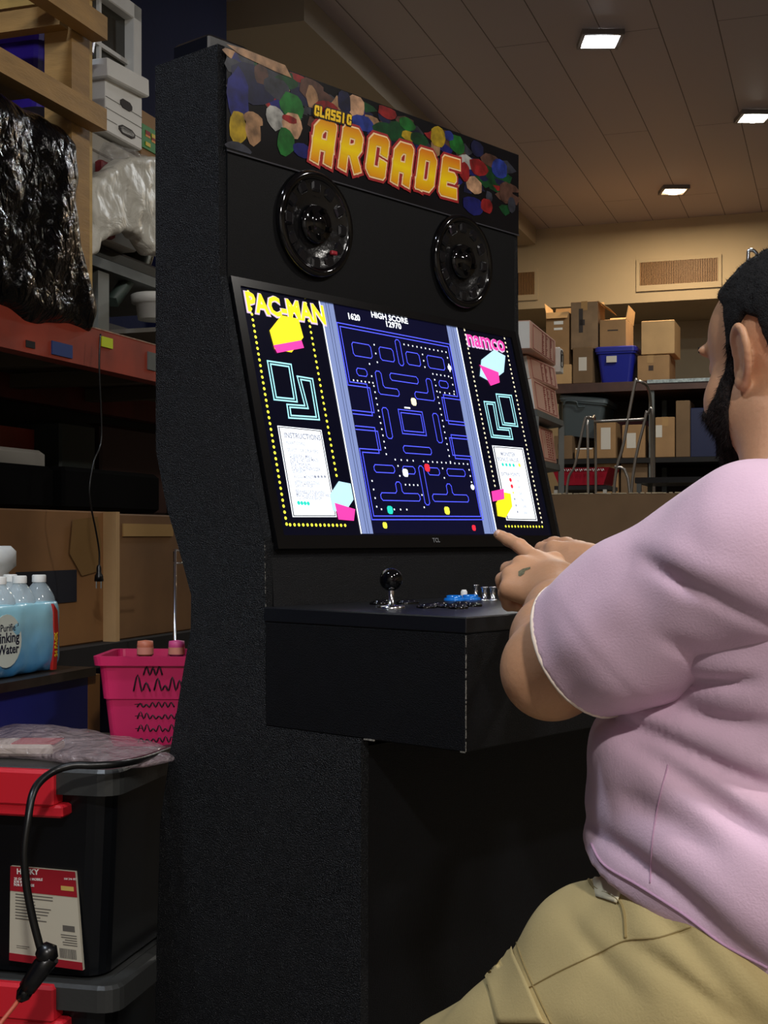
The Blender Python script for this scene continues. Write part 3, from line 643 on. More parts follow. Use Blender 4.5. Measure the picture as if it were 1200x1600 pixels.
def farbox(name, pl, pr, pt, pb, s, depth, mat, label, z0=None, **kw):
    a, b = fr(pl, pt, s), fr(pr, pt, s); z_ = fr(pl, pb, s).z if z0 is None else z0
    return cbox(name, FAR, a.x, b.x, s, s+depth, z_, a.z, mat, label, **kw)
def bin_(name, T, x0, x1, y0, y1, z0, z1, mat, label, cat='bin', lidmat=None, group=None, tp=.03, rim=.012):
    t = thing(name, (T @ Vector(((x0+x1)/2, (y0+y1)/2, z0))), label, cat, group); r = .035; m = MB(T)
    i = tp
    secs = [rrect(x0+i, x1-i, y0+i, y1-i, z0, r), rrect(x0+.004, x1-.004, y0+.004, y1-.004, z1-.04, r), rrect(x0-rim+.004, x1+rim-.004, y0-rim+.004, y1+rim-.004, z1-.036, r), rrect(x0-rim, x1+rim, y0-rim, y1+rim, z1, r)]
    if not lidmat: secs += [rrect(x0+.002, x1-.002, y0+.002, y1-.002, z1, r), rrect(x0+i+.004, x1-i-.004, y0+i+.004, y1-i-.004, z0+.01, r)]
    m.loft(secs); m.build('body', mat, t)
    if lidmat:
        m = MB(T); k = rim+.004
        m.loft([rrect(x0-k, x1+k, y0-k, y1+k, z1-.02, r), rrect(x0-k, x1+k, y0-k, y1+k, z1+.012, r), rrect(x0-k+.012, x1+k-.012, y0-k+.012, y1+k-.012, z1+.02, r), rrect(x0+.02, x1-.02, y0+.02, y1-.02, z1+.02, r), rrect(x0+.03, x1-.03, y0+.03, y1-.03, z1+.012, r)]); m.build('lid', lidmat, t)
    return t
INK = M('ink', (52, 46, 44), .8); REDI = M('red_print', (150, 36, 40), .7); PAPER = M('paper_label', (196, 190, 180), .7)
# ---------------------------------------------------------------- far shelving
S0 = 10.5
def fz(py): return fr(960, py, S0).z
zA, zB, zC = fz(597), fz(716), fz(772)
fs = thing('storage_shelf', FAR @ Vector((fr(985, 600, S0).x, S0+.4, 0)), 'long dark storage shelf along the far wall, loaded with cardboard boxes and bins', 'shelf')
xl, xr = fr(840, 600, S0).x, fr(1200, 600, S0).x+.6
for z, mt, th in ((zA, M('brown_beam', (70, 44, 34), .5, var=.3), .075), (zB, DARK, .04), (zC, DARK, .04), (.35, DARK, .05)):
    m = MB(FAR); m.box(xl, xr, S0-.02, S0+.85, z-th, z-.002); m.build('shelf_board', mt, fs)
m = MB(FAR); m.box(fr(1012, 590, S0).x, xr, S0-.03, S0-.018, zA-.022, zA+.004); m.build('steel_edge', M('galvanised_edge', (150, 160, 160), .5, metal=.4, var=.4, vs=60), fs)
for x in (xl+.03, fr(1018, 600, S0).x, xr-.05):
    for y in (S0+.0, S0+.8): m = MB(FAR); m.box(x-.02, x+.02, y, y+.04, 0, zA+(.0 if x < xr-.1 else .9)); m.build('post', STEEL, fs)
m = MB(FAR); m.box(xl, xr, S0+.85, S0+.87, .1, zA-.02); m.build('back_panel', M('brown_back', (40, 28, 24), .8), fs)  # panel added in a dark colour for the gloom and clutter behind the shelves
g1 = 'cardboard boxes on the top of the far shelf'; g2 = 'cardboard boxes on the lower levels of the far shelf'
dk = M('printing_dark', (60, 46, 40), .8)
farbox('cardboard_box', 868, 893, 570, 597, S0, .4, CARDL, 'small pale cardboard box at the left end of the far top shelf', z0=zA, group=g1)
farbox('cardboard_box', 895, 926, 543, 597, S0, .4, CARDD, 'grey-brown box with a paper label, left of the blue bin', z0=zA, group=g1, sticker=(.3, .7, .35, .72, PAPER))
farbox('cardboard_box', 853, 889, 489, 569, S0+.02, .35, CARD, 'open cardboard box with raised flaps, topmost at the left of the far shelf', group=g1, z0=fz(570)+.001, flaps=[('b', .1, .09), ('l', .2, .08), ('f', 2.6, .06)], marks=([(.35, .75, .78, .84), (.35, .72, .68, .72)], WHITE))
farbox('cardboard_box', 892, 934, 472, 542, S0+.02, .35, M('cardboard_grey', (128, 104, 78), .8, var=.2), 'tall cardboard box with dark smudge and torn top, stacked left of the blue bin', group=g1, z0=fz(543)+.001, flaps=[('b', .3, .05), ('r', 2.2, .12)], tape=.5, marks=([(.3, .45, .35, .85), (.32, .52, .5, .62)], INK))
farbox('cardboard_box', 937, 978, 500, 542, S0+.03, .4, CARD, 'cardboard box with one flap standing open, on the blue bin', group=g1, z0=fz(543)+.001, flaps=[('r', .15, .11), ('b', .6, .1)], marks=([(.3, .7, .6, .64)], INK))
a, b = fr(932, 545, S0), fr(992, 545, S0); BLUEP = M('blue_plastic', (24, 34, 140), .35)
t = bin_('storage_bin', FAR, a.x, b.x, S0, S0+.45, zA, fz(545), BLUEP, 'blue plastic bin with white sticker among cardboard boxes on the far shelf', lidmat=BLUEP)
m = MB(FAR); m.box(a.x+.08, a.x+.16, S0-.012, S0-.004, zA+.155, zA+.205); m.build('sticker', PAPER, t)
farbox('cardboard_box', 996, 1046, 556, 597, S0, .4, CARD, 'low cardboard box right of the blue bin with a taller box on it', z0=zA, group=g1, tape=.4, marks=([(.35, .5, .4, .6)], dk))
farbox('cardboard_box', 1002, 1054, 502, 555, S0+.02, .4, CARDL, 'plain light square cardboard box stacked right of the blue bin', z0=fz(556)+.002, group=g1)
# lower levels
a, b = fr(868, 640, S0), fr(945, 640, S0); GT = M('grey_tote_plastic', (66, 76, 80), .4)
Tt = FAR @ Matrix.Translation((a.x, S0+.05, fr(868, 678, S0).z)) @ Matrix.Rotation(.12, 4, 'Y')
t = bin_('storage_tote', Tt, 0, .36, 0, .5, 0, .30, GT, 'grey lidded tote lying tilted on a box under the far top shelf', lidmat=M('grey_tote_lid', (84, 94, 98), .4))
m = MB(Tt); m.tube(spline([(.03, -.02, .235), (.05, -.03, .27), (.13, -.03, .27), (.15, -.02, .235), (.2, -.02, .24)]), .007); m.build('handle', GT, t)
farbox('cardboard_box', 866, 894, 681, 730, S0-.0, .35, CARDD, 'dark cardboard box with handle hole beneath the tilted grey tote', group=g2, z0=zB, marks=([(.2, .45, .4, .65)], INK))
farbox('cardboard_box', 898, 927, 700, 730, S0, .35, CARD, 'small cardboard box with white strip, right of the box under the grey tote', group=g2, z0=zB, marks=([(.05, .95, .86, .97)], WHITE))
for i, (l, r, tp_, pb, d_, st, lab) in enumerate(((930, 962, 660, 716, 0, (.28, .75, .25, .85, PAPER), 'cardboard box with tall white shipping label on the far middle shelf'), (972, 1008, 664, 716, .01, (.2, .6, .3, .75, PAPER), 'grey-brown cardboard box behind the metal tubes, with pale label'), (1024, 1054, 652, 716, 0, (.02, .35, .5, .8, PAPER), 'larger brown cardboard box with small label beside the dark bin'), (1056, 1078, 626, 716, .02, None, 'tall brown cardboard carton at the right of the far middle shelf'))):
    farbox('cardboard_box', l, r, tp_, pb, S0+d_, .35, CARD if i != 3 else CARDD, lab, group=g2, z0=zB, sticker=st, tape=.5 if i == 2 else None)
farbox('cardboard_box', 932, 966, 724, 772, S0+.02, .3, CARD, 'lower cardboard box directly beneath the box with the tall label', group=g2, z0=zC, tape=.5)
farbox('cardboard_box', 970, 1012, 724, 772, S0+.03, .3, CARDD, 'lower dark cardboard box crossed by a black strut', group=g2, z0=zC)
a, b = fr(1078, 640, S0), fr(1118, 640, S0)
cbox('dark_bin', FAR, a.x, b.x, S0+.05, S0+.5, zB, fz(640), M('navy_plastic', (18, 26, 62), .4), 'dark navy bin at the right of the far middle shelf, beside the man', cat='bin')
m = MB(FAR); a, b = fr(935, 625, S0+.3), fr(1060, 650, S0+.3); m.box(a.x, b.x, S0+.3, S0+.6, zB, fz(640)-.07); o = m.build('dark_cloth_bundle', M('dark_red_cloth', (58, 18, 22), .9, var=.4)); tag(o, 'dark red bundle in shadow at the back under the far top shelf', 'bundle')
# red tray
s = 8.6
a, b = fr(866, 735, s), fr(950, 735, s); z1, z0 = fr(900, 731, s).z, fr(900, 758, s).z; RP = M('red_plastic', (170, 20, 44), .4)
m = MB(FAR); k = .03; m.loft([[(a.x+k, s, z0), (b.x-k, s, z0), (b.x-k, s+.35, z0), (a.x+k, s+.35, z0)], [(a.x, s-.02, z1-.03), (b.x, s-.02, z1-.03), (b.x, s+.37, z1-.03), (a.x, s+.37, z1-.03)], [(a.x-.015, s-.035, z1), (b.x+.015, s-.035, z1), (b.x+.015, s+.38, z1), (a.x-.015, s+.38, z1)]])
tr = thing('red_tray', FAR @ Vector(((a.x+b.x)/2, s+.15, z0)), 'bright red plastic tray with white handwriting, in front of the far shelf', 'tray'); m.build('body', RP, tr)
m = MB(FAR); rr = random.Random(5)
for i in range(11):
    x = a.x+.03+i*.028; m.tube(spline([(x, s-.034, z1-.008), (x+.008, s-.034, z1-.02-.006*rr.random()), (x+.014, s-.034, z1-.010), (x+.02, s-.034, z1-.022)], 3), .0016, 4)
m.build('handwriting', WHITE, tr)
ct = thing('utility_cart', FAR @ Vector(((a.x+b.x)/2, s+.15, 0)), 'dark cart with pale posts carrying the red tray', 'cart')
m = MB(FAR); m.box(a.x, b.x, s, s+.4, z0-.03, z0-.004); m.build('top', DARK, ct)
for x in (a.x+.01, b.x-.02):
    for y in (s+.01, s+.37): m = MB(FAR); m.box(x-.012, x+.012, y-.012, y+.012, .0, z0-.03); m.build('leg', M('pale_post', (170, 165, 155), .5), ct)
m = MB(FAR); m.box(a.x, b.x, s+.02, s+.38, .25, .28); m.build('shelf', DARK, ct)
# metal tube frames
TB = M('dull_tube', (130, 124, 118), .35, metal=.7)
def tubes(name, label, cat, lines, s, r=.011, mat=None):
    pts = [[FAR @ fr(x, y, s+(o if len(p) == 3 else 0)) for p in L_ for x, y, o in [(p[0], p[1], p[2] if len(p) == 3 else 0)]] for L_ in lines]
    t = thing(name, (pts[0][0].x, pts[0][0].y, 0), label, cat)
    for P in pts:
        for e_ in (0, -1):
            if P[e_].z < CH+.35:
                q = P[e_].copy(); q.z = 0; P.insert(0, q) if e_ == 0 else P.append(q)
        m = MB(); m.tube(spline(P, 5), r, 8); m.build('tube', mat or TB, t)
    return t
tubes('folding_stand', 'small silver tube stand, left of the two in front of the far shelf', 'stand', [[(884, 790), (899, 725), (913, 660), (918, 652), (925, 654), (930, 662, .2), (931, 790, .25)], [(918, 656, .1), (919, 790, .1)]], 8.2, .008)
tubes('step_ladder', 'tall silver tube stand leaning before the far shelf, next to the man', 'ladder', [[(958, 790), (975, 690), (992, 600), (996, 596), (1004, 598), (1012, 606, .1), (1017, 640, .2), (1019, 790, .3)], [(985, 790), (1008, 655), (1012, 647), (1020, 649), (1022, 790, .1)], [(880+48, 659), (1010, 655)], [(960, 729), (985, 778)]], 8.0, .009)
tubes('hand_truck', 'chrome tube rail standing behind the head of the man, upper right', 'hand truck', [[(1168, 436), (1169, 400), (1170, 392), (1176, 391), (1182, 396), (1184, 405), (1184, 436)], [(1184, 404), (1200, 402), (1240, 400)], [(1163, 436), (1164, 416), (1168, 414)], [(1168, 430), (1166, 900)], [(1184, 430), (1186, 900)]], 8.0, .011, CHROME)
# black side table
s = 7.2; a, b = fr(992, 742, s), fr(1110, 742, s); z1 = fr(1000, 746, s).z
t = thing('black_table', FAR @ Vector(((a.x+b.x)/2, s+.2, 0)), 'black topped table standing in front of the far shelf, beside the shoulder of the man', 'table')
m = MB(FAR); m.box(a.x, b.x, s, s+.5, z1-.03, z1); m.build('top', BLKP, t)
for x in (a.x+.02, b.x-.03):
    for y in (s+.02, s+.46): m = MB(FAR); m.box(x-.012, x+.012, y-.012, y+.012, 0, z1-.03); m.build('leg', STEEL, t)
m = MB(FAR); m.box(a.x-.01, b.x, s+.02, s+.46, z1-.14, z1-.12); m.build('shelf', M('cream_shelf', (150, 140, 120), .6), t)
# big cardboard box in the middle distance
s = 5.2; a, b = fr(868, 772, s), fr(1036, 772, s)
cbox('large_cardboard_box', FAR, a.x-.1, b.x+.35, s, s+.5, 0, a.z, CARDD, 'large brown cardboard carton with torn pale top edge, behind the hands of the man', cat='box', marks=None)
m = MB(FAR); dashes(m, (a.x-.1, s, a.z+.001), (b.x+.35, s, a.z+.001), 40, .003, 9, .9); o = m.build('paper_edging', M('torn_paper', (180, 165, 135), .8)); tag(o, 'pale torn paper strip along the top edge of the large carton', 'paper strip')
# tilted pink and white cartons
PK = M('pinkish_card', (206, 160, 140), .75, var=.08)
def carton(P0, P1, P2, Z0, Z1, depth, label, endw=None):
    """P0 top left, P1 top right, P2 bottom left in the photo; Z distances of left and right edge"""
    A, B_, D_ = at(*P0, Z0), at(*P1, Z1), at(*P2, Z0); ex = (B_-A); wd = ex.length; ex.normalize(); up = (A-D_); hh = up.length
    up = (up-ex*up.dot(ex)).normalized(); ey = up.cross(ex).normalized(); 
    if ey.y < 0: ey = -ey
    o = D_-up*0; T = Matrix.Translation(A-up*hh) @ Matrix((ex, ey, up)).transposed().to_4x4()
    t = cbox('carton', T, 0, wd, 0, depth, 0, hh, PK, label, group='stacked pink and white cartons')
    m = MB(T); rr = random.Random(int(P0[1]))
    for c in (.42, .56, .74):
        for k in range(11):
            z = hh*(.14+.07*k); m.box(wd*c, wd*(c+.03+.05*rr.random()), -.0016, .001, z, z+hh*.03)
    m.build('printing', REDI, t)
    m = MB(T); 
    for q in ((.08, .92, .08, .1), (.08, .92, .9, .92), (.08, .09, .08, .92), (.915, .925, .08, .92)): m.box(wd*q[0], wd*q[1], -.0014, .001, hh*q[2], hh*q[3])
    m.build('border', M('faded_red_line', (170, 90, 84), .7), t)
    m = MB(T); m.box(-.0015, .0005, .004, depth-.004, .004, hh-.004); m.build('end_panel', WHITE, t)
    return t, T, wd, hh
t, T, wd, hh = carton((829, 500), (868, 532), (829, 545), 5.3, 6.1, .25, 'topmost carton, tilted, with white ends and red print, beside the arcade screen')
Tw = T @ Matrix.Translation((wd+.002, .0, -.03)); m = MB(Tw); m.box(0, .13, -.02, .02, 0, hh+.0, b=.004); m.build('end_flap', WHITE, t)
m = MB(Tw)
m.tube(spline([(.03, -.022, .03), (.10, -.022, .03), (.11, -.022, .05), (.11, -.022, .09), (.03, -.022, .1), (.03, -.022, .03)], 4), .002, 5); m.tube([(.05, -.022, .05), (.05, -.022, .085), (.08, -.022, .085)], .003, 5); m.build('drawn_mark', INK, t)
carton((824, 554), (867, 574), (830, 592), 5.5, 6.0, .25, 'second carton of the pink printed stack, just below the topmost')
T3 = carton((831, 590), (868, 610), (838, 640), 5.5, 6.0, .25, 'third carton of the pink printed stack')[1:3]
T4 = carton((842, 664), (863, 672), (850, 720), 5.7, 6.0, .25, 'lowest pink printed carton in view, mostly behind the arcade cabinet')[1:3]
sh = thing('carton_shelf', (T3[0] @ Vector((T3[1]/2, .12, 0))).xy.to_3d(), 'narrow steel shelf frame holding the pink printed cartons', 'shelf')
zlow = (T4[0] @ Vector((0, 0, -.012))).z
for Tq, wq in (T3, T4):
    m = MB(Tq); m.box(-.04, wq+.04, -.01, .30, -.03, -.004); m.build('shelf_board', STEEL, sh)
for x in (-.03, T3[1]+.02):
    for y in (.0, .28):
        p = T3[0] @ Vector((x, y, -.03)); m = MB(); m.box(p.x-.012, p.x+.012, p.y-.012, p.y+.012, 0, p.z); m.build('post', STEEL, sh)

# ---------------------------------------------------------------- left: orange pallet rack
VF = -1.842; y0 = -VF
rack = thing('pallet_rack', RACK @ Vector((2.9, y0+.35, 0)), 'orange steel pallet rack with wooden deck, running along the blue wall', 'rack')
A, B_ = rk(0, 470, VF), rk(243, 541, VF); zt = (A.z+B_.z)/2; zb = (rk(0, 544, VF).z+rk(243, 594, VF).z)/2
X0, X1 = 1.6, 5.0
m = MB(RACK); m.prism([(y0, zb), (y0+.05, zb), (y0+.05, zt-.03), (y0+.03, zt-.03), (y0+.03, zt), (y0, zt)], X0, X1, 'yz'); beam = m.build('beam', ORANGE, rack)
m = MB(RACK); m.box(X0, X1, y0+.66, y0+.71, zb, zt); m.build('beam', M('dark_red_beam', (96, 28, 18), .6, var=.3), rack)
z2 = rk(0, 612, VF-.5).z
m = MB(RACK); m.box(X0, X1, y0+.45, y0+.5, zb-.22, zb-.12); m.build('beam', ORANGE, rack)
m = MB(RACK); m.box(X0, X1, y0+.05, y0+.66, zt-.025, zt-.008); m.build('deck', M('deck_wood', (76, 62, 48), .8, var=.3), rack)
for x in (2.35, 2.75, 3.2, 3.65, 4.1): m = MB(RACK); m.box(x, x+.05, y0+.05, y0+.66, zt-.07, zt-.026); m.build('deck_bar', M('deck_bar', (92, 80, 62), .7), rack)
for q in ((80, 112, 532, 553, M('blue_tape', (20, 50, 110), .6), 'blue_tape'), (158, 175, 525, 541, M('yellow_sticker', (190, 205, 20), .6), 'yellow_sticker'), (230, 243, 549, 577, STEEL, 'steel_bracket')):
    a, b = rk(q[0], q[2], VF), rk(q[1], q[2], VF); zz = rk(q[0], q[3], VF).z; m = MB(RACK); m.box(a.x, b.x, y0-.003, y0+.001, zz, a.z); m.build(q[5], q[4], beam)
a, b = rk(40, 531, VF), rk(54, 545, VF); m = MB(RACK); m.box(a.x, b.x, y0-.002, y0+.001, b.z, a.z); m.build('slot', DARK, beam)
m = MB(RACK); m.box(X0, X1, y0-.001, y0+.012, zt, zt+.003); m.build('worn_rim', M('worn_rim', (150, 120, 100), .6, var=.5, vs=60), beam)
for x in (X0+.02, X1-.06):
    for y in (y0, y0+.66): m = MB(RACK); m.box(x-.04, x+.04, y, y+.07, 0, 2.4); m.build('upright', M('green_steel', (46, 60, 54), .5), rack)
z3 = .86
m = MB(RACK); m.box(X0, X1, y0+.02, y0+.7, z3-.06, z3); m.build('lower_shelf', DARK, rack)
# goods in the dark bay
def dbox(name, px0, px1, py0, py1, v, d, mat, label, cat='box'):
    a, b = rk(px0, py0, v), rk(px1, py0, v); m = MB(RACK); m.box(a.x, b.x, -v, -v+d, rk(px0, py1, v).z, a.z, b=.006); return tag(m.build(name, mat), label, cat)
a = rk(0, 690, -2.0); 
# cardboard panels
CZ = rk(0, 790, -1.9)
t1 = cbox('cardboard_box', RACK, rk(-60, 800, -1.92).x, rk(178, 800, -1.92).x, 1.92, 2.45, z3, rk(90, 797, -1.92).z, M('cardboard_brown', (140, 98, 56), .8, var=.15, vs=5), 'wide brown cardboard box under the rack, behind the bottled water', tape=None, marks=None)
m = MB(RACK); m.box(rk(85-60, 885, -1.919).x, rk(119, 890, -1.919).x, 1.917, 1.921, rk(119, 940, -1.919).z, rk(119, 890, -1.919).z); m.build('dark_patch', M('navy_print', (16, 20, 34), .7), t1)
Tp = RACK @ Matrix.Translation(rk(128, 865, -1.915)); m = MB(Tp); rr = random.Random(3)
m.face([(-.05+.02*rr.random(), 0, .09), (.08, 0, .1), (.1, 0, .02), (.08, 0, -.05), (0, 0, -.06), (-.06, 0, -.0)]); m.build('torn_tape', M('shiny_tape', (128, 98, 60), .22), t1)
t2 = cbox('cardboard_box', RACK, rk(186, 808, -1.9).x, rk(300, 808, -1.9).x, 1.9, 2.4, z3, rk(200, 803, -1.9).z, M('cardboard_brown2', (122, 88, 54), .8, var=.15, vs=5), 'brown cardboard box with pale taped top, between the wide box and the arcade cabinet')
m = MB(RACK); a, b = rk(192, 815, -1.897), rk(270, 815, -1.897); m.box(a.x, b.x, 1.895, 1.899, rk(192, 838, -1.897).z, rk(192, 818, -1.897).z); m.build('tape', M('pale_tape', (176, 142, 92), .35), t2)
m = MB(RACK); m.box(rk(176, 800, -1.89).x, rk(182, 800, -1.89).x, 1.88, 1.92, z3, rk(180, 800, -1.9).z); m.build('corner_edge', CARDL, t1)
# dark goods between beam and boxes
zc = rk(90, 797, -1.92).z+.002
def inbay(name, px0, px1, pyt, y, d, mat, label, cat='box', z0=None):
    a, b = rk(px0, pyt, -y), rk(px1, pyt, -y); m = MB(RACK); m.box(a.x, b.x, y, y+d, z0 or zc, a.z, b=.012); return tag(m.build(name, mat), label, cat)
inbay('dark_bag', -40, 85, 718, 2.0, .3, M('black_cloth', (4, 4, 5), .9, spec=.1), 'black bag lying on the wide cardboard box inside the dark rack bay', 'bag')
inbay('dark_bag', 100, 250, 728, 1.98, .3, M('black_cloth', (4, 4, 5), .9, spec=.1), 'black bundle lying on the boxes close to the arcade cabinet', 'bundle')
inbay('green_tin', 95, 150, 655, 2.2, .15, M('dark_green', (26, 34, 30), .6), 'dark green tin standing at the back of the rack bay', 'tin')
inbay('dark_crate', 158, 262, 660, 2.22, .2, M('maroon_plastic', (44, 18, 18), .6), 'dark maroon crate at the back of the rack bay', 'crate')
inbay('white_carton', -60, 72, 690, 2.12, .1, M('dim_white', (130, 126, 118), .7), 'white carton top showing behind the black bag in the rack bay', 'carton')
m = MB(RACK); m.box(1.6, 5, 2.56, 2.575, z3, zb); m.build('backing_board', DARK, rack)
# steel shelf behind, upper
T_ = thing('steel_shelf', RACK @ Vector((4.0, 2.3, 0)), 'grey steel shelf with diagonal brace behind the rack beam, holding the wrapped items', 'shelf')
VS = -2.05; a, b = rk(150, 408, VS), rk(300, 408, VS); zs = a.z
m = MB(RACK); m.box(a.x-.5, b.x+.2, 2.05, 2.55, rk(160, 414, VS).z-.01, rk(160, 403, VS).z); m.build('shelf_board', STEEL, T_)
pz = rk(165, 415, VS-.02); m = MB(RACK); x = pz.x; m.box(rk(158, 450, VS).x, rk(175, 450, VS).x, 2.06, 2.09, zt, zs-.02); m.build('post', M('pale_steel', (120, 122, 116), .5), T_)
m = MB(RACK); m.box(b.x+.1, b.x+.15, 2.06, 2.09, zt, zs-.02); m.build('post', STEEL, T_)
m = MB(RACK); m.tube([rk(176, 472, VS-.04), rk(214, 418, VS-.04)], .022, 4); m.build('brace', M('green_grey_steel', (70, 84, 78), .5), T_)
m = MB(RACK); m.box(rk(170, 505, VS-.1).x, rk(236, 505, VS-.1).x, 1.95, 2.5, rk(175, 508, VS-.0).z, rk(175, 501, VS-.0).z); m.build('lower_board', M('pale_board', (130, 126, 118), .6), T_)
m = MB(RACK); m.box(rk(160, 440, -2.5).x, rk(300, 440, -2.5).x, 2.5, 2.53, zt, zs-.03); m.build('back_panel', M('grey_panel', (66, 64, 62), .8), T_)
# white bucket
p = RACK @ rk(243, 500, -2.03); m = MB(Matrix.Translation((p.x, p.y, 0))); zq, zw = rk(243, 500, -2.03).z, rk(235, 458, -2.03).z
m.lathe([(.001, zq), (.055, zq), (.062, zw-.03), (.075, zw-.028), (.078, zw-.004), (.07, zw), (.001, zw)], 24); o = m.build('white_bucket', WHITE); tag(o, 'small white tub with rounded rim on the board under the steel shelf', 'tub')
# tray with chrome pan
m = MB(RACK); a, b = rk(152, 385, VS), rk(300, 385, VS); m.box(a.x, b.x, 2.06, 2.4, zs+.012, zs+.06, b=.01); o = m.build('baking_tray', M('dark_metal', (58, 58, 54), .3, metal=.8)); tag(o, 'dark metal tray beneath the white plastic sheet on the steel shelf', 'tray')
p = RACK @ rk(200, 385, VS-.12); m = MB(Matrix.Translation((p.x, p.y, zs+.062))); m.lathe([(.001, 0), (.07, 0), (.085, .05), (.09, .052), (.001, .05)], 24); o = m.build('metal_pan', M('bright_metal', (150, 148, 138), .2, metal=1)); tag(o, 'round shiny metal pan on the dark tray under the white plastic', 'pan')
# banker boxes and cereal carton
VB = -2.0
zbb = rk(165, 205, VB).z
FM = []
t = rackbox('file_box', 165, 222, 117, 204, VB, .38, WHITE, 'white file box with hand hole and lid ajar, topmost beside the window', group='white file boxes', marks=([(0, 1, .62, .625), (0, 1, .42, .425), (0, .3, .22, .225), (.75, 1, .22, .225)], M('faint_line', (130, 128, 124), .8)))
x0, x1 = rk(165, 117, VB).x, rk(222, 117, VB).x; W_ = x1-x0; H_ = rk(165, 117, VB).z-zbb
def ovalbox(t, u0, u1, v0, v1, nm, mat, hollow=False):
    m = MB(RACK); cx, cz = x0+W_*(u0+u1)/2, zbb+H_*(v0+v1)/2; rx, rz_ = W_*(u1-u0)/2, H_*(v1-v0)/2
    P = [(cx+rx*sx, cz+rz_*sz) for sx, sz in ((-.6, -1), (.6, -1), (1, -.4), (1, .4), (.6, 1), (-.6, 1), (-1, .4), (-1, -.4))]
    m.prism(P, -VB-.003, -VB+.001, 'xz'); o = m.build(nm, mat, t); 
    return o
ovalbox(t, .38, .70, .60, .76, 'hand_hole', INK); ovalbox(t, .34, .78, .12, .28, 'printed_frame', INK); ovalbox(t, .37, .75, .145, .255, 'printed_panel', WHITE)
Tl = RACK @ Matrix.Translation((x0-.01, -VB-.01, zbb+H_-.012)) @ Matrix.Rotation(-.06, 4, 'Y'); m = MB(Tl); m.box(-.01, W_+.02, -.01, .40, -.0, .055, b=.004); m.build('lid', WHITE, t)
VB2 = -2.0
t = cbox('file_box', RACK, x0-.03, x1+.02, 2.03, 2.38, zs+.065, zbb-.014, M('grey_white_card', (170, 166, 156), .75, var=.1), 'lower grey-white file box under the white one, half wrapped in clear plastic', group='white file boxes', lid=True)
m = MB(RACK); a = rk(158, 248, -2.0); m.box(a.x, a.x+.075, 1.996, 2.022, zs+.062, a.z, b=.006); o = m.build('red_package', M('dull_red', (112, 30, 34), .6)); tag(o, 'small dull red package in front of the lower file box', 'package')
a, b = rk(224, 165, -1.98), rk(270, 165, -1.98)
t = cbox('produce_box', RACK, x1+.03, b.x+.15, 2.02, 2.4, rk(224, 245, -2.0).z, rk(224, 165, -2.0).z, CARD, 'brown produce box with green and yellow fruit print, next to the arcade cabinet')
m = MB(RACK); xx = x1+.03; zz0, zz1 = rk(224, 225, -2.0).z, rk(224, 188, -2.0).z; m.box(xx, xx+.3, 2.016, 2.021, zz0, zz1); pr = m.build('green_print', M('green_print', (30, 130, 40), .6), t)
for i, (c, nm) in enumerate((((220, 190, 30), 'yellow_print'), ((200, 60, 30), 'red_print'), ((225, 140, 30), 'orange_print'))):
    m = MB(RACK)
    for k in range(6): u = .02+.05*((k*7+i*3) % 6)/1.3; v = ((k*5+i*2) % 6)/6; m.box(xx+u, xx+u+.03, 2.0145+.0004*i, 2.017, zz0+.01+(zz1-zz0-.03)*v, zz0+.022+(zz1-zz0-.03)*v)
    m.build(nm, M(nm, c, .6), pr)
# wooden frame crate at top left
VW = -1.80
wf_ = thing('wooden_frame', RACK @ Vector((3.4, 2.0, zt)), 'rough pine timber frame of posts and rails standing on the rack, top left', 'frame')
WOODL = M('pine_pale_lit', (186, 152, 84), .6, var=.15, vs=5, bump=.1, bs=40, stretch=(1.2, 1.2, 6))
def rail(nm, px0, py0a, py0b, px1, py1a, py1b, v, th, mat=WOOD):
    m = MB(RACK); a, b, c, d = rk(px0, py0a, v), rk(px0, py0b, v), rk(px1, py1b, v), rk(px1, py1a, v); za, zb_ = (a.z+d.z)/2, (b.z+c.z)/2
    P = [(a.x, za), (b.x, zb_), (c.x, zb_), (d.x, za)]; m.prism(P, -v, -v+th, 'xz'); m.build(nm, mat, wf_)
rail('rail', -40, 50, 92, 167, 170, 202, VW, .045)
rail('rail', -60, -120, -70, 168, 15, 45, VW, .045)
xa, xb = rk(112, 100, -1.85).x, rk(140, 100, -1.85).x
m = MB(RACK); m.box(xa, xb, 1.85, 1.93, zt, 3.0); m.build('post', WOOD, wf_)
m = MB(RACK); m.box(xb, xb+.03, 1.86, 1.95, zt, 2.75); m.build('post', WOODL, wf_)  # lit side of the post, its light painted as paler pine
def crossrail(pyt, pyb, d, mat=WOOD):
    a = rk(112, pyt, -1.86); b = rk(112, pyb, -1.86); m = MB(RACK); m.box(xa+d, xa+d+.04, 1.86, 2.52, b.z, a.z); m.build('cross_rail', mat, wf_)
crossrail(18, 50, -.04); crossrail(-20, 2, .0, WOODL)
m = MB(RACK); a = rk(100, 0, VW); m.box(rk(168, 15, VW).x-.30, rk(168, 15, VW).x+.03, 1.845, 1.90, rk(168, -5, VW).z+.01, rk(168, -28, VW).z+.03); m.build('rail', WOODL, wf_)
m = MB(RACK); zt2 = rk(0, 125, -2.0).z; m.box(2.2, xa, 1.95, 2.5, zt2-.02, zt2); m.build('platform', WOOD, wf_)
# purple bin
a, b = rk(62, 60, -2.0), rk(112, 75, -2.0)
t = bin_('purple_bin', RACK, a.x, rk(138, 60, -2.0).x, 1.98, 2.45, zt2+.001, zt2+.24, PURP, 'purple plastic bin inside the timber frame at top left', lidmat=None)
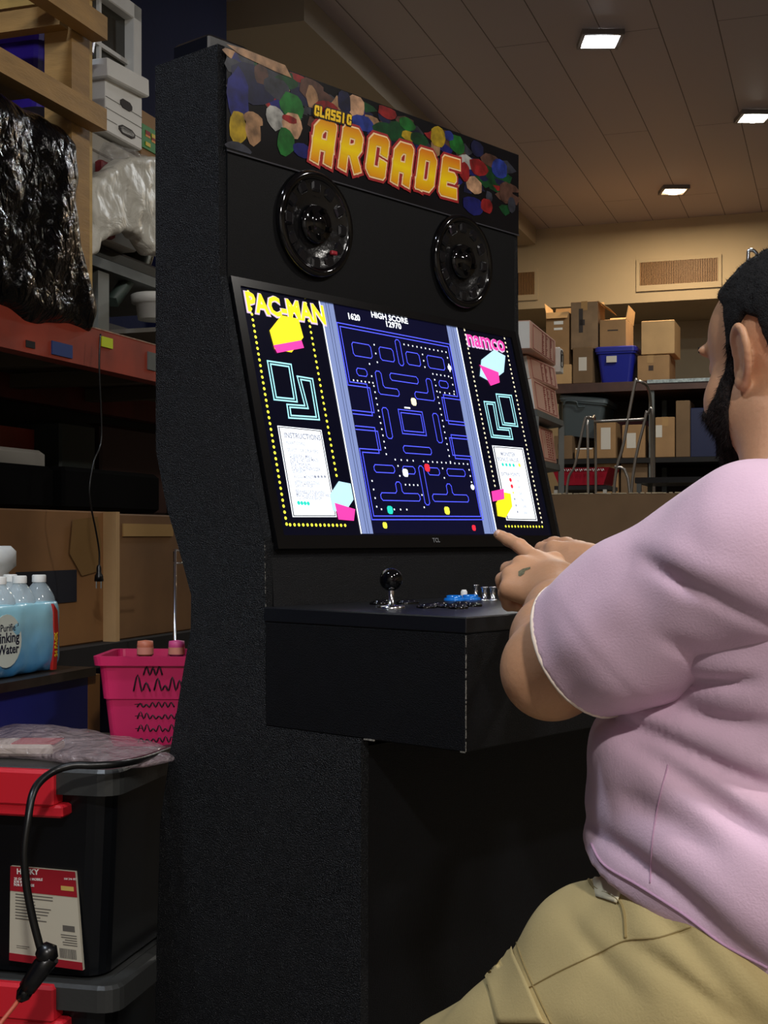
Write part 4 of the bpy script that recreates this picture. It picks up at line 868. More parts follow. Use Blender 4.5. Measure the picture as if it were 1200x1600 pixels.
# ---------------------------------------------------------------- crumpled plastic
def crumple(name, poly, v, th, mat, label, cat, h=.007, amp=.018, sc=14, rnd=.05, extra=None, parent=None):
    P = [rk(x, y, v) for x, y in poly]; P2 = [(p.x, p.z) for p in P]; T = RACK
    pts = [T @ Vector((p.x, yy, p.z)) for p in P for yy in (-v-.03, -v+th+.03)]
    lo = [min(p[i] for p in pts)-.03 for i in range(3)]; hi = [max(p[i] for p in pts)+.03 for i in range(3)]
    F_ = Field(lo, hi, h); F_.polyext(P2, T, -v, -v+th, rnd)
    F_.noise(amp, sc, (.6, .6, 1.3)); F_.noise(amp*.6, sc*2.3); F_.noise(amp*.25, sc*5)
    if extra: extra(F_)
    o = mk(name, F_.mesh(0), mat, parent)
    if not parent: tag(o, label, cat)
    return o
def crinkle_mat(name, col, rough, s1, s2, spec=.6, bs_=.7, **kw):
    m = M(name, col, rough, spec=spec, **kw); nt = m.node_tree; N = nt.nodes; L = nt.links; b = N['Principled BSDF']
    tc = N.new('ShaderNodeTexCoord'); w_ = N.new('ShaderNodeTexNoise'); w_.inputs['Scale'].default_value = s1; w_.inputs['Detail'].default_value = 2; L.new(tc.outputs['Object'], w_.inputs['Vector'])
    mx = N.new('ShaderNodeVectorMath'); mx.operation = 'MULTIPLY_ADD'; mx.inputs[1].default_value = (.25,)*3; L.new(w_.outputs['Color'], mx.inputs[0]); L.new(tc.outputs['Object'], mx.inputs[2])
    v1 = N.new('ShaderNodeTexVoronoi'); v1.feature = 'DISTANCE_TO_EDGE'; v1.inputs['Scale'].default_value = s2; L.new(mx.outputs[0], v1.inputs['Vector'])
    n2 = N.new('ShaderNodeTexNoise'); n2.inputs['Scale'].default_value = s2*1.6; n2.inputs['Detail'].default_value = 4; n2.inputs['Distortion'].default_value = 1.5; L.new(tc.outputs['Object'], n2.inputs['Vector'])
    ad = N.new('ShaderNodeMath'); ad.operation = 'ADD'; L.new(v1.outputs['Distance'], ad.inputs[0]); L.new(n2.outputs['Fac'], ad.inputs[1])
    bp = N.new('ShaderNodeBump'); bp.inputs['Strength'].default_value = bs_; bp.inputs['Distance'].default_value = .02; L.new(ad.outputs[0], bp.inputs['Height']); L.new(bp.outputs[0], b.inputs['Normal'])
    return m
BAGB = crinkle_mat('black_plastic_sheet', (3, 3, 5), .17, 3, 16, .25, bs_=.42)
crumple('black_plastic_sheet', [(-60, 110), (8, 128), (42, 138), (75, 158), (115, 190), (134, 222), (138, 300), (148, 380), (164, 440), (168, 490), (165, 522), (120, 520), (60, 512), (30, 492), (-60, 440)], -1.80, .50, BAGB, 'crinkled glossy black plastic sheet wrapped over a bulky load on the rack', 'plastic sheet', amp=.022, sc=4, rnd=.08)
BAGW = crinkle_mat('white_plastic_sheet', (205, 203, 192), .4, 2, 7, .35, bs_=.45)
crumple('white_plastic_sheet', [(147, 290), (152, 276), (176, 262), (200, 245), (225, 243), (262, 240), (280, 300), (275, 400), (243, 398), (228, 374), (212, 362), (180, 366), (162, 378), (158, 396), (147, 400), (150, 350)], -1.92, .065, BAGW, 'crumpled milky plastic sheet draped over the shelf between black wrap and arcade cabinet', 'plastic sheet', amp=.010, sc=9, rnd=.02, h=.005)
CLEAR = crinkle_mat('clear_plastic_film', (200, 198, 196), .12, 3, 14, .8, alpha=.30)
crumple('clear_bag', [(172, 232), (180, 222), (214, 236), (232, 243), (222, 262), (196, 262), (178, 268), (174, 250)], -1.985, .05, CLEAR, 'clear plastic film bunched over the lower file box', 'plastic bag', amp=.006, sc=20, rnd=.01, h=.004)
# ---------------------------------------------------------------- table with water, front left
VT = -1.5; a, b = rk(0, 1070, VT), rk(150, 1041, VT); zt_ = (a.z+b.z)/2
tb = thing('work_table', RACK @ Vector((2.4, 1.75, 0)), 'dark topped table with blue front panel in front of the rack, left edge', 'table')
m = MB(RACK); m.box(1.7, b.x, 1.5, 1.88, zt_-.018, zt_); m.build('table_top', M('dark_table_top', (44, 38, 32), .35, var=.4, vs=25), tb)
m = MB(RACK); m.box(1.7, rk(137, 1080, VT-.02).x, 1.52, 1.54, zt_-.135, zt_-.020); m.build('blue_panel', M('blue_panel', (16, 24, 92), .5, var=.2, vs=4), tb)
m = MB(RACK); x = rk(137, 1080, VT-.02).x; m.box(x+.002, x+.05, 1.52, 1.57, 0, zt_-.02); m.build('leg', M('table_leg_wood', (130, 88, 44), .6, var=.2), tb)
m = MB(RACK); m.box(1.72, 1.77, 1.52, 1.57, 0, zt_-.02); m.build('leg', M('table_leg_wood', (130, 88, 44), .6, var=.2), tb)
m = MB(RACK); m.box(1.72, 1.77, 1.8, 1.85, 0, zt_-.02); m.build('leg', M('table_leg_wood', (130, 88, 44), .6, var=.2), tb)
m = MB(RACK); m.box(x+.002, x+.05, 1.8, 1.85, 0, zt_-.02); m.build('leg', M('table_leg_wood', (130, 88, 44), .6, var=.2), tb)
# water pack
WPX = rk(93, 1030, -1.54).x
wp = thing('bottled_water_pack', RACK @ Vector((WPX-.15, 1.68, zt_)), 'shrink-wrapped blue pack of drinking water bottles on the dark table', 'water pack')
CLR = M('clear_bottle', (205, 218, 224), .08, spec=.8, alpha=.42)
cents = [(WPX-.022-i*.07, 1.575+j*.07) for j in range(3) for i in range(5)]
BH = .20
lo = [min((RACK @ Vector((x, y, 0)))[k] for x, y in cents)-.08 for k in range(2)]+[zt_-.01]; hi = [max((RACK @ Vector((x, y, 0)))[k] for x, y in cents)+.08 for k in range(2)]+[zt_+.18]
Fw = Field(lo, hi, .0045)
for x, y in cents:
    p = RACK @ Vector((x, y, 0)); Fw.cap((p.x, p.y, zt_+.03), (p.x, p.y, zt_+.125), .038, .036, k=.045); 
for j in range(3):
    a_, b2_ = RACK @ Vector((cents[0][0], 1.575+j*.07, 0)), RACK @ Vector((cents[4][0] if False else cents[0][0]-.28, 1.575+j*.07, 0))
    for z in (.03, .055, .08, .105, .125): Fw.cap((a_.x, a_.y, zt_+z), (b2_.x, b2_.y, zt_+z), .033, k=.02)
Fw.cut((0, 0, zt_+.002), (0, 0, -1)); Fw.noise(.003, 30)
Fw2 = Fw.f.copy(); Fw.cut((0, 0, zt_+.145), (0, 0, 1))
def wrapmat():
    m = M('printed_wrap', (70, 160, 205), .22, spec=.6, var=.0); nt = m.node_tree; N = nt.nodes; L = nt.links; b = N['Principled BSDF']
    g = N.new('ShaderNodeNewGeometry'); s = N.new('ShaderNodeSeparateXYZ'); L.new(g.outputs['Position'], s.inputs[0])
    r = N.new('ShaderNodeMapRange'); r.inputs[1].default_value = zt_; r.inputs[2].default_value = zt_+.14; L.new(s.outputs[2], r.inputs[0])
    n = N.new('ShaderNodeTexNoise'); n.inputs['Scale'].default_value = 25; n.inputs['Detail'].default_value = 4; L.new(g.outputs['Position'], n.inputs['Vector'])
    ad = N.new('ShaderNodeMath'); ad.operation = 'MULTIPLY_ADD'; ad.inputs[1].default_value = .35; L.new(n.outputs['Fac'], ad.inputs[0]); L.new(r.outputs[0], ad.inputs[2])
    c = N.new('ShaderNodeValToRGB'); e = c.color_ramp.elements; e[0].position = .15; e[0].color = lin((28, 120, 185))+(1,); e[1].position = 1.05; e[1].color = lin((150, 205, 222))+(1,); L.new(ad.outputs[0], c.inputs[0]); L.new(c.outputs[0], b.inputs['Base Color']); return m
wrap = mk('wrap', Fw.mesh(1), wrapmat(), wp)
m = MB()
for i, (x, y) in enumerate(cents):
    T = RACK @ Matrix.Translation((x, y, zt_)); m = MB(T)
    m.lathe([(.034, .13), (.034, .142), (.031, .155), (.022, .172), (.0135, .182), (.0135, .190)], 16); bo = m.build('bottle', CLR, wp)
    m = MB(T); m.lathe([(.0145, .184), (.0145, .197), (.013, .199), (.001, .199)], 14); m.build('cap', WHITE, bo)
# text on the wrap, set on the front side
def wtext(s_, x, z, size, mat, off=0, rot=0, y=1.5315, sx=1):
    me = textmesh(s_, size, off, .0006, 'RIGHT' if rot == 0 else 'LEFT', sx); me.transform(RACK @ Matrix.Translation((x, y, z)) @ Matrix.Rotation(math.pi/2, 4, 'X') @ Matrix.Rotation(rot, 4, 'Z'))
    return me
WB = M('wrap_ink', (22, 30, 50), .4)
LBX = rk(8, 975, -1.535).x
m = MB(RACK @ Matrix.Translation((LBX, 1.5325, zt_+.075)) @ Matrix.Rotation(math.pi/2, 4, 'X')); m.loft([[(.05*math.cos(t), .052*math.sin(t), z) for t in [2*math.pi*k/24 for k in range(24)]] for z in (0, .0012)]); m.build('oval_label', M('label_cream', (205, 215, 205), .3), wrap)
link('label_lettering', wtext('Purified', LBX+.040, zt_+.094, .020, WB, .0002), WB, wrap)
link('label_lettering', wtext('Drinking', LBX+.042, zt_+.072, .028, WB, .0006), WB, wrap)
link('label_lettering', wtext('Water', LBX+.040, zt_+.050, .026, WB, .0006), WB, wrap)
m = MB(RACK); 
P = [(WPX-.040, zt_+.004), (WPX-.026, zt_+.004), (WPX-.018, zt_+.08), (WPX-.022, zt_+.125), (WPX-.036, zt_+.14), (WPX-.033, zt_+.07)]
m.prism(P, 1.5305, 1.537, 'xz'); m.build('red_band', M('red_band', (190, 40, 34), .35), wrap)
link('band_lettering', wtext('24 PACK', WPX-.024, zt_+.03, .013, WB, .0005, math.pi/2, 1.530), M('yellow_ink', (230, 200, 40), .4), wrap)
# white jug lid behind
p = RACK @ rk(-12, 905, -1.80); m = MB(Matrix.Translation((p.x, p.y, 0))); zz = rk(-12, 853, -1.80).z
m.lathe([(.001, zt_), (.05, zt_), (.055, zz-.09), (.035, zz-.06), (.052, zz-.045), (.052, zz-.012), (.04, zz), (.001, zz)], 24); o = m.build('white_jug', WHITE); tag(o, 'white jug with rounded lid behind the bottled water at the left edge', 'jug')
# ---------------------------------------------------------------- totes
GL = M('tote_lid_grey', (50, 51, 50), .38, bump=.05, bs=80); TBK = M('tote_black', (7, 9, 13), .38, spec=.35); TRED = M('tote_red', (205, 32, 46), .4)
a_ = -.30
TC = Matrix.Translation(at(181, 1205, 2.3)) ; TC.translation.z = 0
TT = TC @ rz(math.atan2(-.322, .947)+.10)       # local x to the right (towards the cabinet), y away; corner at origin, tote extends to -x
LT = onz(181, 1205, 0.749) ; ztop = CH-(1205-HZ)/F*2.3
def tote(z1, label, grp):
    """z1: top of lid"""
    t = thing('storage_tote', TT @ Vector((-.3, .2, z1-.375)), label, 'tote', grp); Lx, Ly = -.62, .42; m = MB(TT)
    zl = z1-.045
    m.loft([rrect(Lx+.05, -.05, .05, Ly-.05, zl-.33, .04), rrect(Lx+.025, -.025, .025, Ly-.025, zl-.005, .04)]); m.build('body', TBK, t)
    m = MB(TT); m.loft([rrect(Lx, 0, 0, Ly, zl, .035), rrect(Lx, 0, 0, Ly, z1-.006, .035), rrect(Lx+.006, -.006, .006, Ly-.006, z1, .03), rrect(Lx+.03, -.03, .03, Ly-.03, z1, .03), rrect(Lx+.04, -.04, .04, Ly-.04, z1-.006, .03)]); m.build('lid', GL, t)
    xh = -.112
    m = MB(TT); m.loft([[(-.40, -.012, zl+.022), (xh, -.012, zl+.022), (xh+.0, -.012, zl-.01), (xh+.025, -.012, zl-.01), (xh+.025, -.012, zl-.045), (-.40, -.012, zl-.045)][::-1], [(-.40, .03, zl+.022), (xh, .03, zl+.022), (xh, .03, zl-.01), (xh+.025, .03, zl-.01), (xh+.025, .03, zl-.045), (-.40, .03, zl-.045)][::-1]]) if False else m.box(-.40, xh, -.012, .03, zl-.022, z1-.002, b=.006)
    m.box(-.38, xh+.016, -.008, .03, zl-.040, zl-.018, b=.004); m.build('latch', TRED, t)
    return t, zl
gt = 'stacked black totes'
t1_, zl = tote(ztop, 'upper black tote with grey lid, red latch and paper label, under the pink basket', gt)
z_low = CH-(1545-HZ)/F*2.3
tote(z_low, 'lower black tote of the stack, only its grey lid and red latch in view', gt)
# paper label on the front face
def tp(px, py, y=.022):
    n = TT.to_3x3() @ Vector((0, 1, 0)); o = TT @ Vector((0, y, 0)); d = at(px, py, 1)-Vector((0, 0, CH)); c = Vector((0, 0, CH)); t = (o-c).dot(n)/d.dot(n); return TT.inverted() @ (c+d*t)
yl = .030
P = [tp(17, 1353, yl), tp(118, 1362, yl), tp(130, 1516, yl), tp(15, 1500, yl)]
P = [Vector((p.x, yl+.0, p.z)) for p in P]
def lquad(u0, u1, v0, v1, dy):
    q = []
    for u, v in ((u0, v0), (u1, v0), (u1, v1), (u0, v1)):
        p = P[0].lerp(P[1], u).lerp(P[3].lerp(P[2], u), v); q.append((p.x, p.y-dy, p.z))
    return q
def lbox(m, u0, u1, v0, v1, d0, d1): m.loft([lquad(u0, u1, v0, v1, d0), lquad(u0, u1, v0, v1, d1)])
lab = thing('dummy', (0, 0, 0), 'x', 'x'); bpy.data.objects.remove(lab)
m = MB(TT); lbox(m, 0, 1, 0, 1, -.006, .0012); pl = m.build('paper_label', M('label_white', (188, 182, 164), .6), t1_)
LR = M('label_red', (150, 18, 34), .5); LG = M('label_grey', (90, 86, 80), .7)
m = MB(TT); lbox(m, 0, 1, 0, .26, .001, .0018); m.build('label_header', LR, pl); m = MB(TT); lbox(m, 0, 1, .92, 1, .001, .0018); m.build('label_footer', LR, pl)
m = MB(TT); lbox(m, .77, .96, .155, .20, .0018, .0022); m.build('gold_stripe', M('label_gold', (200, 170, 90), .5), pl)
m = MB(TT); r_ = random.Random(2)
for i in range(9): lbox(m, .08, .35+.3*r_.random(), .285+i*.032, .295+i*.032, .0012, .0016)
for i in range(5): lbox(m, .80-.12*r_.random(), .95, .655+i*.025, .664+i*.025, .0012, .0016)
lbox(m, .76, .93, .56, .62, .0012, .0016)
u = .70
while u < .93: w_ = .004+.010*r_.random(); lbox(m, u, u+w_, .80, .93 if False else .90, .0012, .0016); u += w_+.006
lbox(m, .1, .28, .83, .835, .0012, .0016); lbox(m, .1, .25, .85, .855, .0012, .0016)
m.build('fine_print', LG, pl)
def ltext(s_, u, v, size, mat, off=0):
    p = P[0].lerp(P[1], u).lerp(P[3].lerp(P[2], u), v); me = textmesh(s_, size, off, .0003); e = (P[1]-P[0]).normalized()
    me.transform(TT @ Matrix.Translation((p.x, p.y-.0022, p.z)) @ Matrix.Rotation(math.atan2(-(P[1]-P[0]).z, (P[1]-P[0]).x)*-1, 4, 'Y') @ Matrix.Rotation(math.pi/2, 4, 'X')); link('label_lettering', me, mat, pl)
ltext('HUSKY', .10, .075, .0135, WHITE, .0004); ltext('25 GALLON MOBILE', .06, .14, .0062, WHITE, .0001); ltext('JOB BOX', .06, .172, .0062, WHITE, .0001); ltext('FOR STORAGE', .06, .205, .006, WHITE, .0001); ltext('100 246 852', .82, .09, .005, WHITE)
# pink basket with bottles, on the tote lid
zT = ztop-.004
pb_ = onz(168, 1166, zT); TB_ = Matrix.Translation((pb_.x, pb_.y, 0)) @ rz(math.atan2(-.322, .947)+.3)
bk = thing('pink_basket', TB_ @ Vector((.08, .08, zT)), 'bright pink plastic basket with black handwriting, standing on the upper tote', 'basket'); PINKP = M('pink_plastic', (210, 40, 100), .35)
H = CH+(HZ-1024)/F*pb_.y-zT; m = MB(TB_); Wd, Dd = .165, .13
m.loft([rrect(.008, Wd-.008, .0, Dd, zT, .012), rrect(-.003, Wd+.003, -.010, Dd+.01, zT+H*.52, .014), rrect(-.007, Wd+.007, -.014, Dd+.014, zT+H*.53, .014), rrect(-.014, Wd+.014, -.020, Dd+.02, zT+H*.9, .016), rrect(-.022, Wd+.022, -.028, Dd+.028, zT+H*.9, .016), rrect(-.024, Wd+.024, -.030, Dd+.030, zT+H, .016), rrect(-.012, Wd+.012, -.018, Dd+.018, zT+H, .014), rrect(.004, Wd-.004, .004, Dd-.004, zT+.006, .01)]); m.build('tub', PINKP, bk)
m = MB(TB_); r_ = random.Random(11)
def scrib(x, z, n, h, step, y):
    pts = []
    for i in range(n*2+1): pts.append((x+i*step, y, z+(h if i % 2 else 0)*(.4+.8*r_.random())))
    m.tube(spline(pts, 3), .0018, 5)
zz = lambda f: zT+H*f
def fy(f): return -.001-.020*f-(.004 if f > .53 else -.001)
scrib(.075, zz(.80), 3, .018, .006, fy(.8)); scrib(.055, zz(.62), 2, .035, .008, fy(.66)); scrib(.095, zz(.63), 5, .022, .007, fy(.66))
for i, f in enumerate((.44, .31, .17, .05)): scrib(.06, zz(f), 6+i % 2, .012, .006, fy(f)); m.tube([(.055, fy(f), zz(f)+.005), (.07, fy(f), zz(f)+.006)], .001, 4)
m.build('handwriting', M('marker_ink', (30, 10, 24), .5), bk)
for i, (px, capc, lab) in enumerate(((227, (205, 120, 92), 'dark bottle with orange-pink cap standing in the pink basket'), (276, (215, 80, 140), 'dark bottle with pink cap in the basket, next to the arcade cabinet'))):
    q = at(px, 1020, pb_.y+.09); T = Matrix.Translation((q.x, q.y, 0)); zc = CH+(HZ-(1000))/F*q.y; m = MB(T); t = thing('bottle', (q.x, q.y, zT+.007), lab, 'bottle', 'bottles in the pink basket')
    m.lathe([(.001, zT+.007), (.026, zT+.007), (.028, zT+.06), (.028, zc-.055), (.014, zc-.035), (.014, zc-.004), (.001, zc-.004)], 18); m.build('bottle_body', M('dark_bottle', (24, 10, 8), .15), t)
    m = MB(T); m.lathe([(.0165, zc-.030), (.0165, zc-.010), (.0155, zc-.002), (.001, zc)], 18, cap0=True); m.build('cap', M('cap_%d' % i, capc, .5), t)
    m = MB(T); m.lathe([(.0169, zc-.028), (.0169, zc-.014)], 18); m.build('cap_band', M('cap_band', (225, 150, 130), .5), t)
# clear bag on the tote lid
Pz = [(-.30, .08), (-.27, .06), (-.05, .03), (.0, .06), (-.0, .2), (-.08, .30), (-.3, .3), (-.4, .2)]
lo = TT @ Vector((-.45, 0, 0)); cpts = [TT @ Vector((x, y, zT)) for x in (-.45, .05) for y in (-.03, .4)]
Fb = Field([min(p[i] for p in cpts)-.02 for i in range(2)]+[zT-.01], [max(p[i] for p in cpts)+.02 for i in range(2)]+[zT+.08], .005)
rot = np.array(TT.to_3x3().transposed())
for c, r in (((-.26, .20, .012), (.15, .11, .034)), ((-.12, .17, .008), (.13, .10, .022)), ((-.02, .12, .004), (.07, .08, .014)), ((-.36, .16, .006), (.07, .07, .016))):
    p = TT @ Vector((c[0], c[1], 0)); Fb.ell((p.x, p.y, zT+c[2]), r, rot, k=.02)
Fb.noise(.005, 16); Fb.noise(.003, 45); Fb.cut((0, 0, zT), (0, 0, -1))
CLEAR2 = crinkle_mat('clear_bag_film', (190, 170, 172), .15, 4, 22, .8, alpha=.38)
o = mk('plastic_bag', Fb.mesh(0), CLEAR2); tag(o, 'thin clear plastic bag lying crumpled on the upper tote lid', 'plastic bag')
m = MB(TT @ Matrix.Translation((-.27, .15, zT+.001)) @ rz(.2)); m.box(-.09, .08, -.04, .05, 0, .022, b=.006); pk = m.build('paper_packet', M('packet_cream', (205, 192, 176), .6)); tag(pk, 'cream and red paper packet inside the clear bag on the tote', 'packet')
m = MB(TT @ Matrix.Translation((-.27, .15, zT+.001)) @ rz(.2)); m.box(.0, .081, -.03, .04, .0215, .0235); m.build('red_lettering', M('packet_red', (190, 60, 66), .6), pk)
# ---------------------------------------------------------------- cords
CB = M('cord_black', (12, 12, 12), .35)
t = thing('power_cord', at(150, 925, 2.62), 'thin black cord hanging from the rack beam, ending in a two-pin plug', 'cord')
pc = [(157, 522, 3.02), (155, 570, 2.9), (158, 640, 2.8), (158, 690, 2.75), (147, 720, 2.7), (140, 760, 2.68), (142, 790, 2.66), (150, 830, 2.64), (155, 862, 2.63), (155, 885, 2.62)]
pc = [(x, y, rk(x, y, -1.80).y*0+ (1.80/(.322-.947*(x-600)/F))) for x, y, z in pc]
Z_ = pc[0][2]; m = MB(); m.tube(spline([at(x, y, z) for x, y, z in pc]), .0026, 6); m.build('cable', CB, t)
q = at(154.5, 884, pc[-1][2]); m = MB(Matrix.Translation(q)); m.lathe([(.004, .002), (.0065, -.004), (.0065, -.018), (.011, -.026), (.012, -.040), (.001, -.041)], 12); m.build('plug', BLKP, t)
for dx in (-.006, .006): m = MB(Matrix.Translation(q)); m.box(dx-.0012, dx+.0012, -.003, .003, -.058, -.038); m.build('prong', CHROME, t)
t = thing('extension_cord', at(50, 1540, 2.1), 'thick black cord looping over the tote to a joined plug with orange cord', 'cord')
m = MB(); pts = [(310, 1158, 2.80), (268, 1170, 2.52), (230, 1184, 2.38), (190, 1193, 2.29), (150, 1196, 2.26), (115, 1196, 2.25), (85, 1205, 2.235), (62, 1222, 2.20), (50, 1244, 2.17), (44, 1280, 2.15), (38, 1330, 2.14), (41, 1380, 2.14), (50, 1430, 2.14), (60, 1470, 2.14), (64, 1485, 2.14)]
m.tube(spline([at(*p) for p in pts]), [.0072]*90+[.0058]*200 if False else .0066, 10); m.build('cable', CB, t)
def ctube(P, r, nm, mat, n=10): m = MB(); m.tube([at(*p) for p in P], r, n); return m.build(nm, mat, t)
ctube([(58, 1484, 2.14), (66, 1487, 2.14), (78, 1492, 2.14), (84, 1500, 2.14)], [.008, .017, .018, .009], 'plug', BLKP)
ctube([(80, 1494, 2.14), (66, 1510, 2.14), (52, 1530, 2.14), (42, 1545, 2.14)], [.015, .0165, .015, .014], 'socket', BLKP)
ctube([(44, 1542, 2.14), (36, 1555, 2.14), (30, 1562, 2.14)], [.012, .0125, .007], 'collar', BLKG)
ctube([(31, 1560, 2.14), (20, 1575, 2.13), (2, 1597, 2.1), (-20, 1640, 2.08), (-60, 1800, 2.05), (-90, 2250, 2.0)], .0035, 'orange_cable', M('salmon_cord', (190, 90, 66), .5), 8)
# chrome shelf post between boxes and cabinet
wz = thing('wire_shelf_post', RACK @ rk(272, 1040, -1.72).xyz.to_3d(), 'thin chrome shelf post beside the arcade cabinet above the pink basket', 'post')
p = rk(273, 930, -1.72); m = MB(RACK); m.tube([(p.x, 1.72, 0.0), (p.x, 1.72, rk(273, 858, -1.72).z)], .005, 8); m.build('post', CHROME, wz)
for py in (860, 880): z = rk(273, py, -1.72).z; m = MB(RACK); m.tube([(p.x-.006, 1.72, z), (p.x+.1, 1.72, z)], .003, 6); m.build('wire', CHROME, wz)
# ---------------------------------------------------------------- the seated man
PO = Vector((.46, 1.47, 0)); RVx = Vector((.657, .753, 0)).normalized(); FWx = Vector((-.753, .657, 0)).normalized()
def B(x, y, z): return PO+RVx*x+FWx*y+Vector((0, 0, z))
AX = [tuple(RVx), tuple(FWx), (0, 0, 1)]
def axes(yaw=0, tilt=0, roll=0):
    R = Matrix((RVx, FWx, Vector((0, 0, 1)))).transposed() @ Matrix.Rotation(yaw, 3, 'Z') @ Matrix.Rotation(tilt, 3, 'X') @ Matrix.Rotation(roll, 3, 'Y')
    return [tuple(R.col[i]) for i in range(3)]
man = thing('person', PO.copy(), 'seated bearded man in pink T-shirt and khaki shorts pointing at the arcade screen', 'person')
SKIN = M('skin', (198, 148, 112), .5, var=.10, vs=7, bump=.06, bs=150, sss=.08)
SHIRT = M('pink_shirt', (218, 184, 204), .9, var=.06, vs=9, bump=.10, bs=420, sheen=.15)
def weave():
    nt = SHIRT.node_tree; return
KHAKI = M('khaki_cotton', (190, 170, 118), .9, var=.07, vs=8, bump=.10, bs=380)
HAIR = M('black_hair', (16, 13, 12), .7, bump=.35, bs=520, var=.5, vs=180, spec=.25)
BEARD = M('beard_hair', (30, 23, 20), .8, bump=.4, bs=520, var=.9, vs=260, spec=.2)
def region(Fd, poly, o, u, v):
    X = (Fd.ax[0][:, None, None]-o[0]); Y = (Fd.ax[1][None, :, None]-o[1]); Z = (Fd.ax[2][None, None, :]-o[2])
    x = X*u[0]+Y*u[1]+Z*u[2]; z = X*v[0]+Y*v[1]+Z*v[2]; d = np.full(x.shape, 1e9); ins = np.zeros(x.shape, bool); n = len(poly)
    for i in range(n):
        (ax, az), (bx, bz) = poly[i], poly[(i+1) % n]; ex, ez = bx-ax, bz-az
        t = np.clip(((x-ax)*ex+(z-az)*ez)/(ex*ex+ez*ez), 0, 1); d = np.minimum(d, (x-ax-t*ex)**2+(z-az-t*ez)**2)
        ins ^= ((az > z) != (bz > z)) & (x < ex*(z-az)/(ez if abs(ez) > 1e-9 else 1e-9)+ax)
    d = np.sqrt(d); d = np.where(ins, -d, d).astype(np.float32); k = .006
    h = np.clip(.5+.5*(Fd.f-d)/k, 0, 1); Fd.f = d+(Fd.f-d)*h+k*h*(1-h)
def groove(Fd, p, q, Z, w=.007, dep=.010, R=.09):
    """crease along the photo line p-q at depth Z"""
    a, b = at(*p, Z), at(*q, Z); c = (a+b)/2; L = (b-a).length/2; d = (b-a).normalized(); n = d.cross(Vector((0, 1, 0))).normalized()
    X = Fd.ax[0][:, None, None]-c.x; Y = Fd.ax[1][None, :, None]-c.y; Z_ = Fd.ax[2][None, None, :]-c.z
    t = X*d.x+Z_*d.z; s = X*n.x+Z_*n.z+.010*np.sin(t*22+c.x*40)
    Fd.f = Fd.f+(dep*np.exp(-(s/w)**2)-dep*.55*np.exp(-((s-w*2.4)/(w*1.9))**2))*np.exp(-(t/L)**4)*np.exp(-(Y/R)**2)
# ---- head
HC = at(1230, 558, 1.56); HA = axes(-.32, -.04, 0)
def H(x, y, z): return HC+Vector(HA[0])*x+Vector(HA[1])*y+Vector(HA[2])*z
def headprims(Fd, g=0., k=.018, ears=True):
    E = lambda c, r, kk=k, mode='add', ax=HA: Fd.ell(H(*c), tuple(v+g for v in r), ax, k=kk, mode=mode)
    E((0, -.012, .032), (.077, .100, .092)); E((0, .030, -.035), (.064, .066, .080)); E((0, .045, .030), (.062, .050, .060))
    E((0, .055, -.100), (.036, .036, .030)); E((.042, .042, -.05), (.034, .040, .040)); E((-.042, .042, -.05), (.034, .040, .040))
    E((0, .01, -.09), (.060, .06, .035)); E((-.05, .005, -.07), (.024, .04, .035)); E((.05, .005, -.07), (.024, .04, .035))
Fh = Field([HC.x-.17, HC.y-.17, HC.z-.27], [HC.x+.17, HC.y+.17, HC.z+.15], .003)
headprims(Fh)
for s_ in (-1, 1):
    Fh.ell(H(s_*.030, .088, .018), (.024, .010, .009), HA, k=.01); Fh.ell(H(s_*.030, .100, -.004), (.020, .016, .013), HA, k=.012, mode='sub')
    Fh.ell(H(s_*.030, .0775, -.004), (.0145, .0135, .0125), HA, k=.005); Fh.ell(H(s_*.030, .093, -.004), (.0125, .010, .0042), HA, k=.001, mode='sub')
    Fh.cap(H(s_*.012, .112, -.038), H(s_*.012, .108, -.040), .009, k=.006)
Fh.cap(H(0, .093, .008), H(0, .120, -.032), .008, .012, k=.012)
Fh.ell(H(0, .099, -.066), (.024, .010, .006), HA, k=.006); Fh.ell(H(0, .098, -.077), (.022, .010, .007), HA, k=.005)
Fh.cap(H(0, -.035, -.06), H(0, -.06, -.20), .068, .082, k=.03); Fh.cap(H(-.03, -.03, -.09), H(-.07, -.06, -.22), .05, .06, k=.03); Fh.cap(H(.03, -.03, -.09), H(.07, -.06, -.22), .05, .06, k=.03)
for s_ in (-1, 1):      # ears
    pts = [(.072, .012, -.030), (.078, .006, -.012), (.082, .006, .010), (.087, .002, .026), (.093, -.010, .034), (.098, -.022, .026), (.099, -.028, .008), (.095, -.026, -.012), (.088, -.018, -.030), (.080, -.006, -.042), (.074, .004, -.040)]
    P = spline([H(s_*x, y-.004, z*.82-.002) for x, y, z in pts], 4); rt = H(s_*.074, -.006, -.006)
    for a, b in zip(P, P[1:]): Fh.cap(a, b, .0038, k=.003)
    for a in P[::2]: Fh.cap(a, rt, .0026, .005, k=.004)
    Fh.ell(H(s_*.080, -.006, -.034), (.007, .010, .011), HA, k=.006)
    Fh.cap(H(s_*.086, -.014, .012), H(s_*.084, -.014, -.016), .004, k=.004)
head = Fh.mesh(1)
